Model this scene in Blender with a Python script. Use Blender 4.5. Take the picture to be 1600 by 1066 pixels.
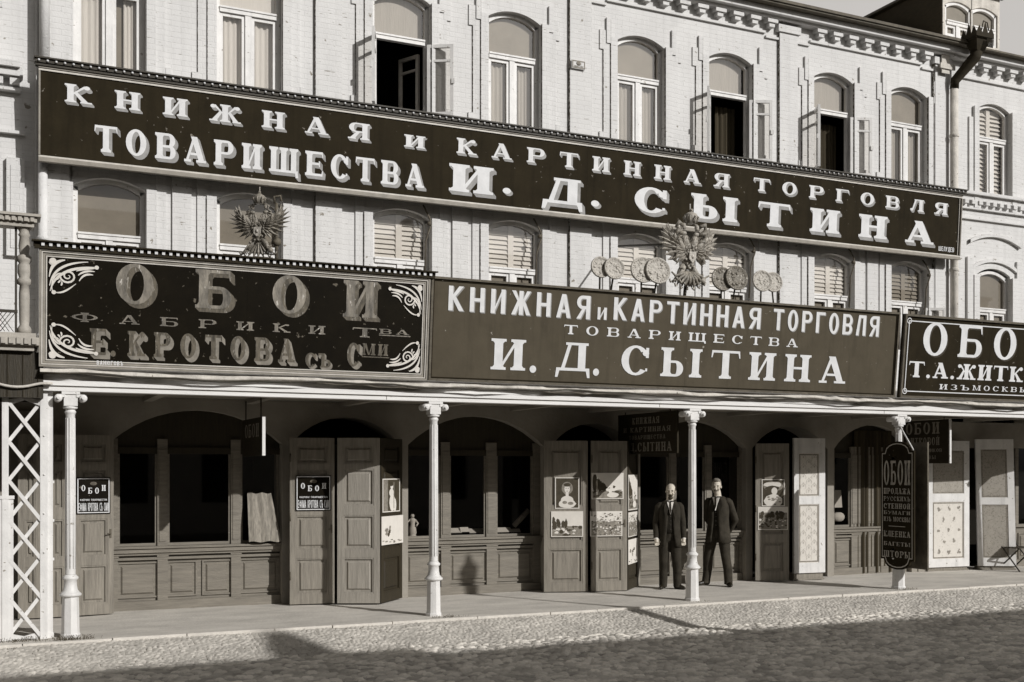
import bpy, bmesh, math, random
import numpy as np
from mathutils import Vector, Matrix
R = math.radians
random.seed(7)
scene = bpy.context.scene
for o in list(bpy.data.objects):
    bpy.data.objects.remove(o)
COL = scene.collection

# ------------------------------------------------------------------ camera
YAW = 25.0; FPX = 1750.0; HOR = 735.0; CH = 1.95; CY = -16.2
cam = bpy.data.cameras.new('camera'); camo = bpy.data.objects.new('camera', cam); COL.objects.link(camo)
cam.sensor_width = 36; cam.lens = 36 * FPX / 1600
cam.shift_y = (HOR - 533) / 1600
cam.clip_end = 3000; cam.clip_start = 0.1
camo.location = (0, CY, CH); camo.rotation_euler = (R(90), 0, R(-YAW))
scene.camera = camo

# ------------------------------------------------------------------ world, sun, exposure
SUN_AZ = 28.0; SUN_EL = 25.5          # azimuth from the facade normal towards +X
sd = Vector((math.sin(R(SUN_AZ)) * math.cos(R(SUN_EL)), -math.cos(R(SUN_AZ)) * math.cos(R(SUN_EL)), math.sin(R(SUN_EL))))
w = bpy.data.worlds.new("World"); scene.world = w; w.use_nodes = True
nt = w.node_tree; bg = nt.nodes['Background']
sky = nt.nodes.new('ShaderNodeTexSky'); sky.sky_type = 'NISHITA'; sky.sun_disc = False
sky.sun_elevation = R(SUN_EL); sky.sun_rotation = R(180 - SUN_AZ)
sky.air_density = 1.0; sky.dust_density = 4.0; sky.ozone_density = 1.0
bw = nt.nodes.new('ShaderNodeSeparateColor'); tint = nt.nodes.new('ShaderNodeMix'); tint.data_type = 'RGBA'; tint.blend_type = 'MULTIPLY'
tint.inputs[0].default_value = 1.0
nt.links.new(sky.outputs[0], bw.inputs[0]); nt.links.new(bw.outputs[2], tint.inputs[6])   # an old blue-sensitive plate sees only the sky's blue
tint.inputs[7].default_value = (1.0, 0.965, 0.93, 1)
bg.inputs[1].default_value = 0.058
wc = nt.nodes.new('ShaderNodeTexCoord'); ws = nt.nodes.new('ShaderNodeSeparateXYZ'); nt.links.new(wc.outputs['Generated'], ws.inputs[0])   # added cloud bank behind the houses only: whitens visible sky without lighting the facade
wy = nt.nodes.new('ShaderNodeMapRange'); wy.inputs[1].default_value = 0.10; wy.inputs[2].default_value = 0.45; nt.links.new(ws.outputs[1], wy.inputs[0])
wz = nt.nodes.new('ShaderNodeMapRange'); wz.inputs[1].default_value = 0.75; wz.inputs[2].default_value = 0.45; nt.links.new(ws.outputs[2], wz.inputs[0])
wn_ = nt.nodes.new('ShaderNodeTexNoise'); wn_.inputs['Scale'].default_value = 2.5; wn_.inputs['Detail'].default_value = 6; nt.links.new(wc.outputs['Generated'], wn_.inputs[0])
wm = nt.nodes.new('ShaderNodeMapRange'); wm.inputs[1].default_value = 0.25; wm.inputs[2].default_value = 0.6; wm.inputs[3].default_value = 0.75; nt.links.new(wn_.outputs[0], wm.inputs[0])
m1_ = nt.nodes.new('ShaderNodeMath'); m1_.operation = 'MULTIPLY'; nt.links.new(wy.outputs[0], m1_.inputs[0]); nt.links.new(wz.outputs[0], m1_.inputs[1])
m2_ = nt.nodes.new('ShaderNodeMath'); m2_.operation = 'MULTIPLY'; nt.links.new(m1_.outputs[0], m2_.inputs[0]); nt.links.new(wm.outputs[0], m2_.inputs[1])
cl = nt.nodes.new('ShaderNodeMix'); cl.data_type = 'RGBA'; nt.links.new(m2_.outputs[0], cl.inputs[0]); nt.links.new(tint.outputs[2], cl.inputs[6]); cl.inputs[7].default_value = (10.9, 10.45, 10.0, 1)
nt.links.new(cl.outputs[2], bg.inputs[0])
sl = bpy.data.lights.new('sun', 'SUN'); sl.energy = 3.6; sl.angle = R(0.5); sl.color = (1.0, 0.985, 0.968)
so = bpy.data.objects.new('sun', sl); COL.objects.link(so); so.location = (10, -30, 30)
so.rotation_euler = sd.to_track_quat('Z', 'Y').to_euler()
scene.view_settings.view_transform = 'Standard'; scene.view_settings.look = 'None'
scene.view_settings.exposure = 0.0; scene.view_settings.gamma = 1.0
scene.render.engine = 'CYCLES'

# ------------------------------------------------------------------ pixel <-> place helpers
CAM = Vector((0, CY, CH))
FW = Vector((math.sin(R(YAW)), math.cos(R(YAW)), 0)); RT = Vector((math.cos(R(YAW)), -math.sin(R(YAW)), 0))
class Frame:
    """a plane in the place: origin, two axes and the outward normal"""
    def __init__(s, O, U=(1, 0, 0), V=(0, 0, 1)):
        s.O = Vector(O); s.U = Vector(U).normalized(); s.V = Vector(V).normalized(); s.N = s.U.cross(s.V).normalized()
    def p(s, u, v, d=0.0):
        return s.O + s.U * u + s.V * v + s.N * d
    def uv(s, px, py):
        r = FW + RT * ((px - 800) / FPX) + Vector((0, 0, (HOR - py) / FPX))
        t = (s.O - CAM).dot(s.N) / r.dot(s.N)
        q = CAM + r * t - s.O
        return q.dot(s.U), q.dot(s.V)
def at(px, py, Y):
    u, v = Frame((0, Y, 0)).uv(px, py); return u, v

# ------------------------------------------------------------------ mesh builder
class MB:
    def __init__(s): s.v = []; s.f = []; s.m = []; s.sm = []
    def face(s, pts, m=0, smooth=False):
        i = len(s.v); s.v += [tuple(p) for p in pts]; s.f.append(tuple(range(i, i + len(pts)))); s.m.append(m); s.sm.append(smooth)
    def grid(s, rows, m=0, smooth=True, closed=False, caps=False):
        i = len(s.v); n = len(rows[0])
        for r in rows: s.v += [tuple(p) for p in r]
        for a in range(len(rows) - 1):
            for b in range(n if closed else n - 1):
                c = (b + 1) % n
                s.f.append((i + a*n + b, i + a*n + c, i + (a+1)*n + c, i + (a+1)*n + b)); s.m.append(m); s.sm.append(smooth)
        if caps:
            s.f.append(tuple(i + k for k in reversed(range(n)))); s.m.append(m); s.sm.append(False)
            k0 = i + (len(rows) - 1) * n
            s.f.append(tuple(k0 + k for k in range(n))); s.m.append(m); s.sm.append(False)
    def fbox(s, F, u0, u1, v0, v1, d0, d1, m=0, taper=0.0):
        t = taper
        a = [F.p(u0, v0, d0), F.p(u1, v0, d0), F.p(u1, v1, d0), F.p(u0, v1, d0)]
        b = [F.p(u0+t, v0+t, d1), F.p(u1-t, v0+t, d1), F.p(u1-t, v1-t, d1), F.p(u0+t, v1-t, d1)]
        s.face(b, m); s.face(a[::-1], m)
        for k in range(4):
            l = (k + 1) % 4; s.face([a[k], a[l], b[l], b[k]], m)
    def box(s, x0, x1, y0, y1, z0, z1, m=0, taper=0.0):
        s.fbox(WORLD, x0, x1, z0, z1, -y1, -y0, m, taper)
    def prism(s, F, poly, d0, d1, m=0):
        a = [F.p(u, v, d0) for u, v in poly]; b = [F.p(u, v, d1) for u, v in poly]
        s.face(b, m); s.face(a[::-1], m)
        for k in range(len(poly)):
            l = (k + 1) % len(poly); s.face([a[k], a[l], b[l], b[k]], m)
    def lathe(s, c, prof, n=16, m=0, axis=None, smooth=True, sx=1.0):
        c = Vector(c); ax = Vector(axis or (0, 0, 1)).normalized()
        e1 = ax.orthogonal().normalized() if axis else Vector((1, 0, 0)); e2 = ax.cross(e1)
        rows = [[c + ax * z + (e1 * math.cos(2*math.pi*k/n) * sx + e2 * math.sin(2*math.pi*k/n)) * r for k in range(n)] for r, z in prof]
        s.grid(rows, m, smooth, closed=True, caps=True)
    def tube(s, pts, rad, n=8, m=0, flat=None, smooth=True):
        pts = [Vector(p) for p in pts]; rows = []; prev = None
        for i, p in enumerate(pts):
            t = (pts[min(i+1, len(pts)-1)] - pts[max(i-1, 0)]).normalized()
            e1 = (prev - t * prev.dot(t)).normalized() if prev else t.orthogonal().normalized()
            prev = e1; e2 = t.cross(e1)
            r = rad[i] if isinstance(rad, (list, tuple)) else rad
            rows.append([p + (e1 * math.cos(2*math.pi*k/n) + e2 * math.sin(2*math.pi*k/n)) * r for k in range(n)])
        s.grid(rows, m, smooth, closed=True, caps=True)
    def ball(s, c, r, n=12, m=0, sc=(1, 1, 1), rot=None):
        c = Vector(c); rows = []
        for i in range(1, n // 2 + 0):
            th = math.pi * i / (n // 2); row = []
            for k in range(n):
                ph = 2*math.pi*k/n
                q = Vector((math.sin(th)*math.cos(ph)*sc[0], math.sin(th)*math.sin(ph)*sc[1], -math.cos(th)*sc[2])) * r
                if rot: q = rot @ q
                row.append(c + q)
            rows.append(row)
        s.grid(rows, m, True, closed=True, caps=True)
class Letters:
    """a line of writing whose letters become parts of their own"""
    def __init__(s): s.l = []
    def __call__(s): s.l.append(MB()); return s.l[-1]
    def fbox(s, *a): s().fbox(*a)
WORLD = Frame((0, 0, 0))
ORG = {}
def mesh_of(name, mb, mats, org):
    me = bpy.data.meshes.new(name)
    ox, oy, oz = org
    me.from_pydata([(a-ox, b-oy, c-oz) for a, b, c in mb.v], [], mb.f)
    for m in (mats if isinstance(mats, (list, tuple)) else [mats]): me.materials.append(m)
    me.polygons.foreach_set('material_index', mb.m); me.polygons.foreach_set('use_smooth', mb.sm)
    me.update(); return me
def tag(o, label=None, cat=None, group=None, kind=None):
    if label: o['label'] = label
    if cat: o['category'] = cat
    if group: o['group'] = group
    if kind: o['kind'] = kind
    return o
def thing(name, label, cat, loc=(0, 0, 0), group=None, rz=0.0):
    o = bpy.data.objects.new(name, None); COL.objects.link(o); o.location = loc; o.rotation_euler = (0, 0, rz)
    o.empty_display_size = 0.2
    ORG[o] = tuple(loc); return tag(o, label, cat, group)
def part(name, mb, mats, parent, label=None, kind=None):
    if isinstance(mb, Letters):
        for q in mb.l: part('letter', q, mats, parent)
        return
    org = ORG[parent]
    o = bpy.data.objects.new(name, mesh_of(name, mb, mats, org)); COL.objects.link(o); o.parent = parent
    ORG[o] = org; return tag(o, label, None, None, kind)
def single(name, mb, mats, label, cat, group=None, kind=None):
    xs = [p[0] for p in mb.v]; ys = [p[1] for p in mb.v]; zs = [p[2] for p in mb.v]
    org = ((min(xs)+max(xs))/2, (min(ys)+max(ys))/2, min(zs))
    o = bpy.data.objects.new(name, mesh_of(name, mb, mats, org)); COL.objects.link(o); o.location = org
    ORG[o] = org; return tag(o, label, cat, group, kind)
def struct(name, mb, mats):
    o = bpy.data.objects.new(name, mesh_of(name, mb, mats, (0, 0, 0))); COL.objects.link(o); o['kind'] = 'structure'; return o
def copy_tree(o, parent=None):
    c = o.copy(); COL.objects.link(c); c.parent = parent
    for ch in list(o.children): copy_tree(ch, c)
    return c

# ------------------------------------------------------------------ materials (a sepia place: warm greys)
def tone(v, warm=None):
    k = min(0.46, 0.40 * (0.04 / max(v, 1e-3)) ** 0.55) if warm is None else warm
    return (v * (1 + 0.62 * k), v, v * (1 - k), 1)
def nodes(name):
    m = bpy.data.materials.new(name); m.use_nodes = True
    return m, m.node_tree, m.node_tree.nodes['Principled BSDF']
def mk(name, v, rough=0.7, var=0.2, scale=5.0, bump=0.0, bscale=30.0, spec=0.3, metal=0.0, stretch=(1, 1, 1), warm=None,
       spots=None, brick=None, streak=0.0, dash=None):
    """v albedo; var large-scale wear; spots=(scale, threshold, value); brick=(width, height)"""
    m, t, b = nodes(name); N = t.nodes; L = t.links
    tc = N.new('ShaderNodeNewGeometry'); mp = N.new('ShaderNodeMapping'); mp.inputs['Scale'].default_value = stretch
    L.new(tc.outputs['Position'], mp.inputs[0])
    n1 = N.new('ShaderNodeTexNoise'); n1.inputs['Scale'].default_value = scale; n1.inputs['Detail'].default_value = 7; n1.inputs['Roughness'].default_value = 0.65
    L.new(mp.outputs[0], n1.inputs[0])
    rmp = N.new('ShaderNodeMapRange'); rmp.inputs[1].default_value = 0.28; rmp.inputs[2].default_value = 0.72
    rmp.inputs[3].default_value = 1 - var; rmp.inputs[4].default_value = 1 + var
    L.new(n1.outputs[0], rmp.inputs[0])
    mul = N.new('ShaderNodeMix'); mul.data_type = 'RGBA'; mul.blend_type = 'MULTIPLY'; mul.inputs[0].default_value = 1; mul.clamp_result = False
    mul.inputs[6].default_value = tone(v, warm); L.new(rmp.outputs[0], mul.inputs[7])
    col = mul.outputs[2]; height = None
    if streak:
        ms = N.new('ShaderNodeMapping'); ms.inputs['Scale'].default_value = (7, 7, 0.5); L.new(tc.outputs['Position'], ms.inputs[0])
        n3 = N.new('ShaderNodeTexNoise'); n3.inputs['Scale'].default_value = 1.3; n3.inputs['Detail'].default_value = 6; L.new(ms.outputs[0], n3.inputs[0])
        r3 = N.new('ShaderNodeMapRange'); r3.inputs[1].default_value = 0.5; r3.inputs[2].default_value = 0.8; r3.inputs[3].default_value = 1; r3.inputs[4].default_value = 1 - streak
        L.new(n3.outputs[0], r3.inputs[0])
        mx = N.new('ShaderNodeMix'); mx.data_type = 'RGBA'; mx.blend_type = 'MULTIPLY'; mx.inputs[0].default_value = 1
        L.new(col, mx.inputs[6]); L.new(r3.outputs[0], mx.inputs[7]); col = mx.outputs[2]
    if dash:                                 # short horizontal chips and open joints
        md = N.new('ShaderNodeMapping'); md.inputs['Scale'].default_value = (2.6, 2.6, 24); L.new(tc.outputs['Position'], md.inputs[0])
        n4 = N.new('ShaderNodeTexNoise'); n4.inputs['Scale'].default_value = 2.6; n4.inputs['Detail'].default_value = 2; L.new(md.outputs[0], n4.inputs[0])
        r4 = N.new('ShaderNodeMapRange'); r4.inputs[1].default_value = dash[0]; r4.inputs[2].default_value = dash[0] + 0.03; L.new(n4.outputs[0], r4.inputs[0])
        mx = N.new('ShaderNodeMix'); mx.data_type = 'RGBA'; L.new(r4.outputs[0], mx.inputs[0]); L.new(col, mx.inputs[6]); mx.inputs[7].default_value = tone(dash[1]); col = mx.outputs[2]
    if brick:
        sp = N.new('ShaderNodeSeparateXYZ'); cb = N.new('ShaderNodeCombineXYZ'); L.new(tc.outputs['Position'], sp.inputs[0])
        ad = N.new('ShaderNodeMath'); L.new(sp.outputs[0], ad.inputs[0]); L.new(sp.outputs[1], ad.inputs[1])
        L.new(ad.outputs[0], cb.inputs[0]); L.new(sp.outputs[2], cb.inputs[1])
        br = N.new('ShaderNodeTexBrick'); br.inputs['Scale'].default_value = 1; br.inputs['Brick Width'].default_value = brick[0]; br.inputs['Row Height'].default_value = brick[1]
        br.inputs['Mortar Size'].default_value = 0.008; br.inputs['Mortar Smooth'].default_value = 0.6
        br.inputs['Color1'].default_value = (1, 1, 1, 1); br.inputs['Color2'].default_value = (0.965, 0.965, 0.965, 1); br.inputs['Mortar'].default_value = (0.90, 0.90, 0.895, 1)
        L.new(cb.outputs[0], br.inputs[0])
        mx = N.new('ShaderNodeMix'); mx.data_type = 'RGBA'; mx.blend_type = 'MULTIPLY'; mx.inputs[0].default_value = 0.8
        L.new(col, mx.inputs[6]); L.new(br.outputs[0], mx.inputs[7]); col = mx.outputs[2]
        inv = N.new('ShaderNodeMath'); inv.operation = 'SUBTRACT'; inv.inputs[0].default_value = 1; L.new(br.outputs['Fac'], inv.inputs[1]); height = inv.outputs[0]
    if spots:
        n2 = N.new('ShaderNodeTexNoise'); n2.inputs['Scale'].default_value = spots[0]; n2.inputs['Detail'].default_value = 4; n2.inputs['Roughness'].default_value = 0.6
        L.new(mp.outputs[0], n2.inputs[0])
        r2 = N.new('ShaderNodeMapRange'); r2.inputs[1].default_value = spots[1]; r2.inputs[2].default_value = spots[1] + 0.03
        L.new(n2.outputs[0], r2.inputs[0])
        mx = N.new('ShaderNodeMix'); mx.data_type = 'RGBA'; L.new(r2.outputs[0], mx.inputs[0]); L.new(col, mx.inputs[6]); mx.inputs[7].default_value = tone(spots[2])
        col = mx.outputs[2]
    L.new(col, b.inputs['Base Color'])
    b.inputs['Roughness'].default_value = rough; b.inputs['Specular IOR Level'].default_value = spec; b.inputs['Metallic'].default_value = metal
    if bump:
        nb = N.new('ShaderNodeTexNoise'); nb.inputs['Scale'].default_value = bscale; nb.inputs['Detail'].default_value = 5; L.new(mp.outputs[0], nb.inputs[0])
        bp = N.new('ShaderNodeBump'); bp.inputs['Strength'].default_value = bump; bp.inputs['Distance'].default_value = 0.02
        if height:
            s2 = N.new('ShaderNodeMath'); s2.operation = 'MULTIPLY_ADD'; L.new(nb.outputs[0], s2.inputs[0]); s2.inputs[1].default_value = 0.7; L.new(height, s2.inputs[2]); L.new(s2.outputs[0], bp.inputs['Height'])
        else: L.new(nb.outputs[0], bp.inputs['Height'])
        L.new(bp.outputs[0], b.inputs['Normal'])
    return m
def glass(name, tintv=0.9, refl=0.10, rough=0.02):
    m, t, b = nodes(name); N = t.nodes; L = t.links; N.remove(b)
    tr = N.new('ShaderNodeBsdfTransparent'); tr.inputs[0].default_value = (tintv, tintv * 0.98, tintv * 0.95, 1)
    gl = N.new('ShaderNodeBsdfGlossy'); gl.inputs['Roughness'].default_value = rough
    fr = N.new('ShaderNodeLayerWeight'); fr.inputs[0].default_value = 0.25
    ad = N.new('ShaderNodeMath'); ad.operation = 'MULTIPLY_ADD'; L.new(fr.outputs['Fresnel'], ad.inputs[0]); ad.inputs[1].default_value = 0.8; ad.inputs[2].default_value = refl
    mx = N.new('ShaderNodeMixShader'); L.new(ad.outputs[0], mx.inputs[0]); L.new(tr.outputs[0], mx.inputs[1]); L.new(gl.outputs[0], mx.inputs[2])
    L.new(mx.outputs[0], N['Material Output'].inputs[0]); return m

M = {}
M['wall'] = mk('whitewashed_brick', 0.62, 0.85, 0.07, 0.9, 0.24, 40, 0.2, brick=(0.27, 0.077), spots=(8.0, 0.675, 0.22), streak=0.12, warm=0.02, dash=(0.70, 0.20))
M['trim'] = mk('whitewashed_trim', 0.62, 0.85, 0.12, 4.0, 0.4, 40, 0.2, spots=(14.0, 0.69, 0.16), streak=0.2, warm=0.02)
M['oldtrim'] = mk('weathered_trim', 0.52, 0.85, 0.25, 5.0, 0.4, 40, 0.2, spots=(10.0, 0.66, 0.12), streak=0.3)
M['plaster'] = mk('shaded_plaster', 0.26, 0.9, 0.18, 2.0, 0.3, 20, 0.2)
M['paint'] = mk('white_oil_paint', 0.66, 0.5, 0.10, 5.0, 0.15, 30, 0.3, streak=0.24, warm=0.03, spots=(17.0, 0.66, 0.26))
M['beam'] = mk('white_beam_paint', 0.70, 0.6, 0.08, 3.0, 0.15, 30, 0.3, spots=(16.0, 0.70, 0.35), stretch=(0.4, 1, 2), warm=0.03)
M['roof'] = mk('painted_roof_iron', 0.60, 0.6, 0.12, 2.0, 0.1, 10, 0.3)
M['dark_iron'] = mk('dark_iron', 0.022, 0.55, 0.3, 8.0, 0.1, 30, 0.4, spots=(12.0, 0.66, 0.07))
M['rust'] = mk('rusty_iron', 0.09, 0.7, 0.4, 9.0, 0.2, 40, 0.3)
M['tar'] = mk('tarred_boards', 0.020, 0.8, 0.3, 6.0, 0.2, 20, 0.2, stretch=(1, 1, 6))
M['greypaint'] = mk('grey_iron_paint', 0.34, 0.6, 0.2, 9.0, 0.15, 30, 0.3)
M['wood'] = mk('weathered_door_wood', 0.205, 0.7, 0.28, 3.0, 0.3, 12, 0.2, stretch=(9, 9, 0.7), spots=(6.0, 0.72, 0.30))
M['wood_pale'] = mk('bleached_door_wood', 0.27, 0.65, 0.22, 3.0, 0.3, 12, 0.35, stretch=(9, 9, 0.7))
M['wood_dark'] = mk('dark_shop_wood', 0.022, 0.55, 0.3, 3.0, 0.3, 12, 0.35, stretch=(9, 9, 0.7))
M['wood_h'] = mk('shop_front_wood', 0.165, 0.62, 0.25, 3.0, 0.3, 12, 0.35, stretch=(0.8, 6, 8), spots=(6.0, 0.72, 0.32))
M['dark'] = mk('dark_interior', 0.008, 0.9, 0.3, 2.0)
M['drape'] = mk('dark_drapery', 0.035, 0.9, 0.4, 2.0, stretch=(12, 12, 0.3))
M['curtain'] = mk('pale_curtain', 0.40, 0.9, 0.10, 3.0, 0.3, 10, 0.1, stretch=(9, 9, 0.5), warm=0.08)
M['blind'] = mk('louvre_paint', 0.66, 0.7, 0.08, 4.0, warm=0.05)
M['greyblind'] = mk('grey_roller_blind', 0.22, 0.9, 0.12, 3.0)
M['stripe'] = mk('striped_cloth', 0.22, 0.9, 0.5, 6.0, stretch=(6, 6, 0.05))
M['glass'] = glass('window_glass', 0.90, 0.06)
M['shopglass'] = glass('shop_glass', 0.72, 0.035)
M['sign_top'] = mk('olive_sign_iron', 0.018, 0.75, 0.22, 2.5, 0.08, 25, 0.06, spots=(13.0, 0.69, 0.20), streak=0.35)
M['sign_mid'] = mk('grey_olive_sign_iron', 0.070, 0.75, 0.14, 2.5, 0.06, 25, 0.06, spots=(13.0, 0.70, 0.28), streak=0.25)
M['sign_black'] = mk('black_glass_sign', 0.006, 0.5, 0.3, 4.0, 0.0, 20, 0.05, spots=(15.0, 0.67, 0.11))
M['gold'] = mk('tarnished_gilt', 0.16, 0.5, 0.85, 3.2, 0.2, 30, 0.4, spots=(8.0, 0.64, 0.50), stretch=(3, 3, 0.8))
M['gold_dark'] = mk('worn_gilt_shade', 0.085, 0.55, 0.7, 6.0, 0.2, 30, 0.3, spots=(9.0, 0.62, 0.25), stretch=(4, 4, 1))
M['letter'] = mk('white_sign_paint', 0.65, 0.6, 0.10, 7.0, 0.1, 30, 0.3, spots=(22.0, 0.72, 0.35), warm=0.0)
M['shade'] = mk('grey_sign_paint', 0.27, 0.6, 0.25, 7.0, warm=0.04)
M['shade_dark'] = mk('dark_sign_paint', 0.030, 0.6, 0.2, 7.0)
M['faint'] = mk('faded_sign_paint', 0.20, 0.7, 0.4, 9.0)
M['silverline'] = mk('silvered_sign_frame', 0.50, 0.5, 0.2, 6.0, 0.1, 30, 0.4)
M['greyline'] = mk('grey_sign_frame', 0.24, 0.55, 0.25, 6.0, 0.1, 30, 0.3)
M['ornament'] = mk('white_scroll_paint', 0.62, 0.5, 0.12, 9.0)
M['emblem'] = mk('tarnished_emblem_metal', 0.20, 0.5, 0.6, 22.0, 0.3, 60, 0.4, metal=0.0)
M['emblem_pale'] = mk('pale_gilded_metal', 0.40, 0.45, 0.5, 22.0, 0.3, 60, 0.4)
M['emblem_mid'] = mk('carved_gilded_wood', 0.30, 0.5, 0.55, 22.0, 0.3, 60, 0.3, spots=(16.0, 0.62, 0.06))
M['medal'] = mk('medal_relief', 0.42, 0.55, 0.22, 30.0, 0.9, 28, 0.3, spots=(26.0, 0.60, 0.2))
M['medal_dark'] = mk('dark_medal_relief', 0.17, 0.55, 0.35, 30.0, 0.9, 28, 0.3, spots=(24.0, 0.60, 0.42))
M['pave'] = mk('worn_pavement', 0.53, 0.9, 0.20, 1.8, 0.45, 26, 0.15, spots=(11.0, 0.69, 0.36), stretch=(0.7, 1.6, 1))
M['kerb'] = mk('kerb_stone', 0.56, 0.9, 0.14, 5.0, 0.4, 25, 0.15)
M['cloth'] = mk('dark_suit_cloth', 0.030, 0.9, 0.35, 9.0, 0.9, 8, 0.1, warm=0.24)
M['cloth2'] = mk('brown_suit_cloth', 0.036, 0.9, 0.35, 9.0, 0.9, 8, 0.1, warm=0.24)
M['waist'] = mk('waistcoat_cloth', 0.020, 0.9, 0.3, 14.0, 0.4, 60, 0.1, warm=0.24)
M['skin'] = mk('skin', 0.52, 0.55, 0.10, 18.0, 0.05, 60, 0.3, warm=0.16)
M['hair'] = mk('dark_hair', 0.05, 0.6, 0.4, 40.0)
M['hairgrey'] = mk('grey_hair', 0.20, 0.6, 0.4, 40.0)
M['linen'] = mk('white_linen', 0.72, 0.8, 0.05, 10.0)
M['shoe'] = mk('black_leather', 0.014, 0.4, 0.3, 9.0, spec=0.5)
M['paper'] = mk('printed_paper', 0.62, 0.8, 0.06, 9.0)
M['ink'] = mk('dark_print', 0.045, 0.7, 0.3, 18.0)
M['midink'] = mk('mid_print', 0.20, 0.7, 0.45, 20.0)
M['wallpaper'] = mk('wallpaper_ground', 0.60, 0.85, 0.06, 12.0, spots=(30.0, 0.62, 0.40))
M['wallpaper_grey'] = mk('grey_wallpaper', 0.30, 0.85, 0.12, 12.0, spots=(34.0, 0.57, 0.20))
M['weed'] = mk('dry_weeds', 0.055, 0.8, 0.4, 9.0)
M['fadedletter'] = mk('faded_white_lettering', 0.36, 0.7, 0.5, 12.0)
M['joint'] = mk('grime_and_shade', 0.40, 0.9, 0.2, 12.0, spots=(26.0, 0.47, 0.05), warm=0.05)  # dark dashes: grime together with the edges' shade, put into the colour
M['palecurtain'] = mk('sunlit_muslin', 0.62, 0.9, 0.06, 3.0, 0.2, 10, 0.1, stretch=(9, 9, 0.5), warm=0.05)  # brighter curtain copy: overexposed glare put into the cloth colour
M['motif'] = mk('faint_wallpaper_print', 0.40, 0.85, 0.2, 12.0)
M['opp'] = mk('opposite_plaster', 0.30, 0.9, 0.15, 2.0)
# ------------------------------------------------------------------ ground, pavement, cobbles
def cobble_sheet(name, x0, x1, y0, y1, dx, cell, zfun, height, mat, seed, jit=0.42):
    nx = int((x1-x0)/dx)+1; ny = int((y1-y0)/dx)+1
    X, Y = np.meshgrid(np.linspace(x0, x1, nx), np.linspace(y0, y1, ny))
    rng = np.random.default_rng(seed)
    cw, chh = cell
    gi = np.floor((X-x0)/cw).astype(int)+2; gj = np.floor((Y-y0)/chh).astype(int)+2
    NI = gi.max()+4; NJ = gj.max()+4
    JX = rng.uniform(-jit, jit, (NJ, NI)); JY = rng.uniform(-jit, jit, (NJ, NI)); JH = rng.uniform(0, 1, (NJ, NI))
    TX = rng.uniform(-1, 1, (NJ, NI)); TY = rng.uniform(-1, 1, (NJ, NI))
    f1 = np.full(X.shape, 9.0); f2 = np.full(X.shape, 9.0); H = np.zeros(X.shape); T = np.zeros(X.shape)
    for a in (-1, 0, 1):
        for b in (-1, 0, 1):
            i = gi+a; j = gj+b
            px = (i-2+0.5+JX[j, i]+0.25*(j % 2))*cw+x0; py = (j-2+0.5+JY[j, i])*chh+y0
            ux = (X-px)/cw; uy = (Y-py)/chh
            d = np.sqrt(ux*ux+uy*uy)
            m1 = d < f1
            f2 = np.where(m1, f1, np.minimum(f2, d)); f1 = np.where(m1, d, f1)
            H = np.where(m1, JH[j, i], H); T = np.where(m1, TX[j, i]*ux+TY[j, i]*uy, T)
    e = np.clip((f2-f1)/0.38, 0, 1); e = e*(2-e)
    Z = zfun(X, Y)+height*(e*(0.75+0.5*H)+0.22*T*e)-height
    verts = np.stack([X, Y, Z], -1).reshape(-1, 3)
    idx = np.arange(nx*ny).reshape(ny, nx)
    q = np.stack([idx[:-1, :-1], idx[:-1, 1:], idx[1:, 1:], idx[1:, :-1]], -1).reshape(-1, 4)
    me = bpy.data.meshes.new(name); me.vertices.add(len(verts)); me.vertices.foreach_set('co', verts.ravel())
    me.loops.add(q.size); me.loops.foreach_set('vertex_index', q.ravel())
    me.polygons.add(len(q)); me.polygons.foreach_set('loop_start', np.arange(0, q.size, 4)); me.polygons.foreach_set('loop_total', np.full(len(q), 4))
    me.polygons.foreach_set('use_smooth', np.ones(len(q), bool))
    ca = me.color_attributes.new('stone', 'FLOAT_COLOR', 'POINT')
    c = np.ones((nx*ny, 4)); c[:, 0] = H.ravel(); c[:, 1] = e.ravel(); ca.data.foreach_set('color', c.ravel())
    me.update(); me.validate(); me.materials.append(mat)
    o = bpy.data.objects.new(name, me); COL.objects.link(o); o['kind'] = 'structure'; return o
def cobble_mat(name, v, gap, var):
    m = mk(name, v, 0.85, 0.22, 1.3, 0.5, 30, 0.2, warm=0.2 if v < 0.45 else 0.1)
    t = m.node_tree; b = t.nodes['Principled BSDF']; src = b.inputs['Base Color'].links[0].from_socket
    at_ = t.nodes.new('ShaderNodeAttribute'); at_.attribute_name = 'stone'
    sp = t.nodes.new('ShaderNodeSeparateColor'); t.links.new(at_.outputs['Color'], sp.inputs[0])
    r = t.nodes.new('ShaderNodeMapRange'); r.inputs[3].default_value = 1-var; r.inputs[4].default_value = 1+var; t.links.new(sp.outputs[0], r.inputs[0])
    mx = t.nodes.new('ShaderNodeMix'); mx.data_type = 'RGBA'; mx.blend_type = 'MULTIPLY'; mx.inputs[0].default_value = 1; mx.clamp_result = False
    t.links.new(src, mx.inputs[6]); t.links.new(r.outputs[0], mx.inputs[7])
    r2 = t.nodes.new('ShaderNodeMapRange'); r2.inputs[1].default_value = 0.15; r2.inputs[2].default_value = 0.5; t.links.new(sp.outputs[1], r2.inputs[0])
    m2 = t.nodes.new('ShaderNodeMix'); m2.data_type = 'RGBA'; t.links.new(r2.outputs[0], m2.inputs[0]); m2.inputs[6].default_value = tone(gap); t.links.new(mx.outputs[2], m2.inputs[7])
    t.links.new(m2.outputs[2], b.inputs['Base Color']); return m
PE = -2.48                                   # outer edge of the pavement
def verge_z(X, Y): 
    t = np.clip((PE-Y)/0.95, 0, 1); return -0.01-0.19*t
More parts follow.
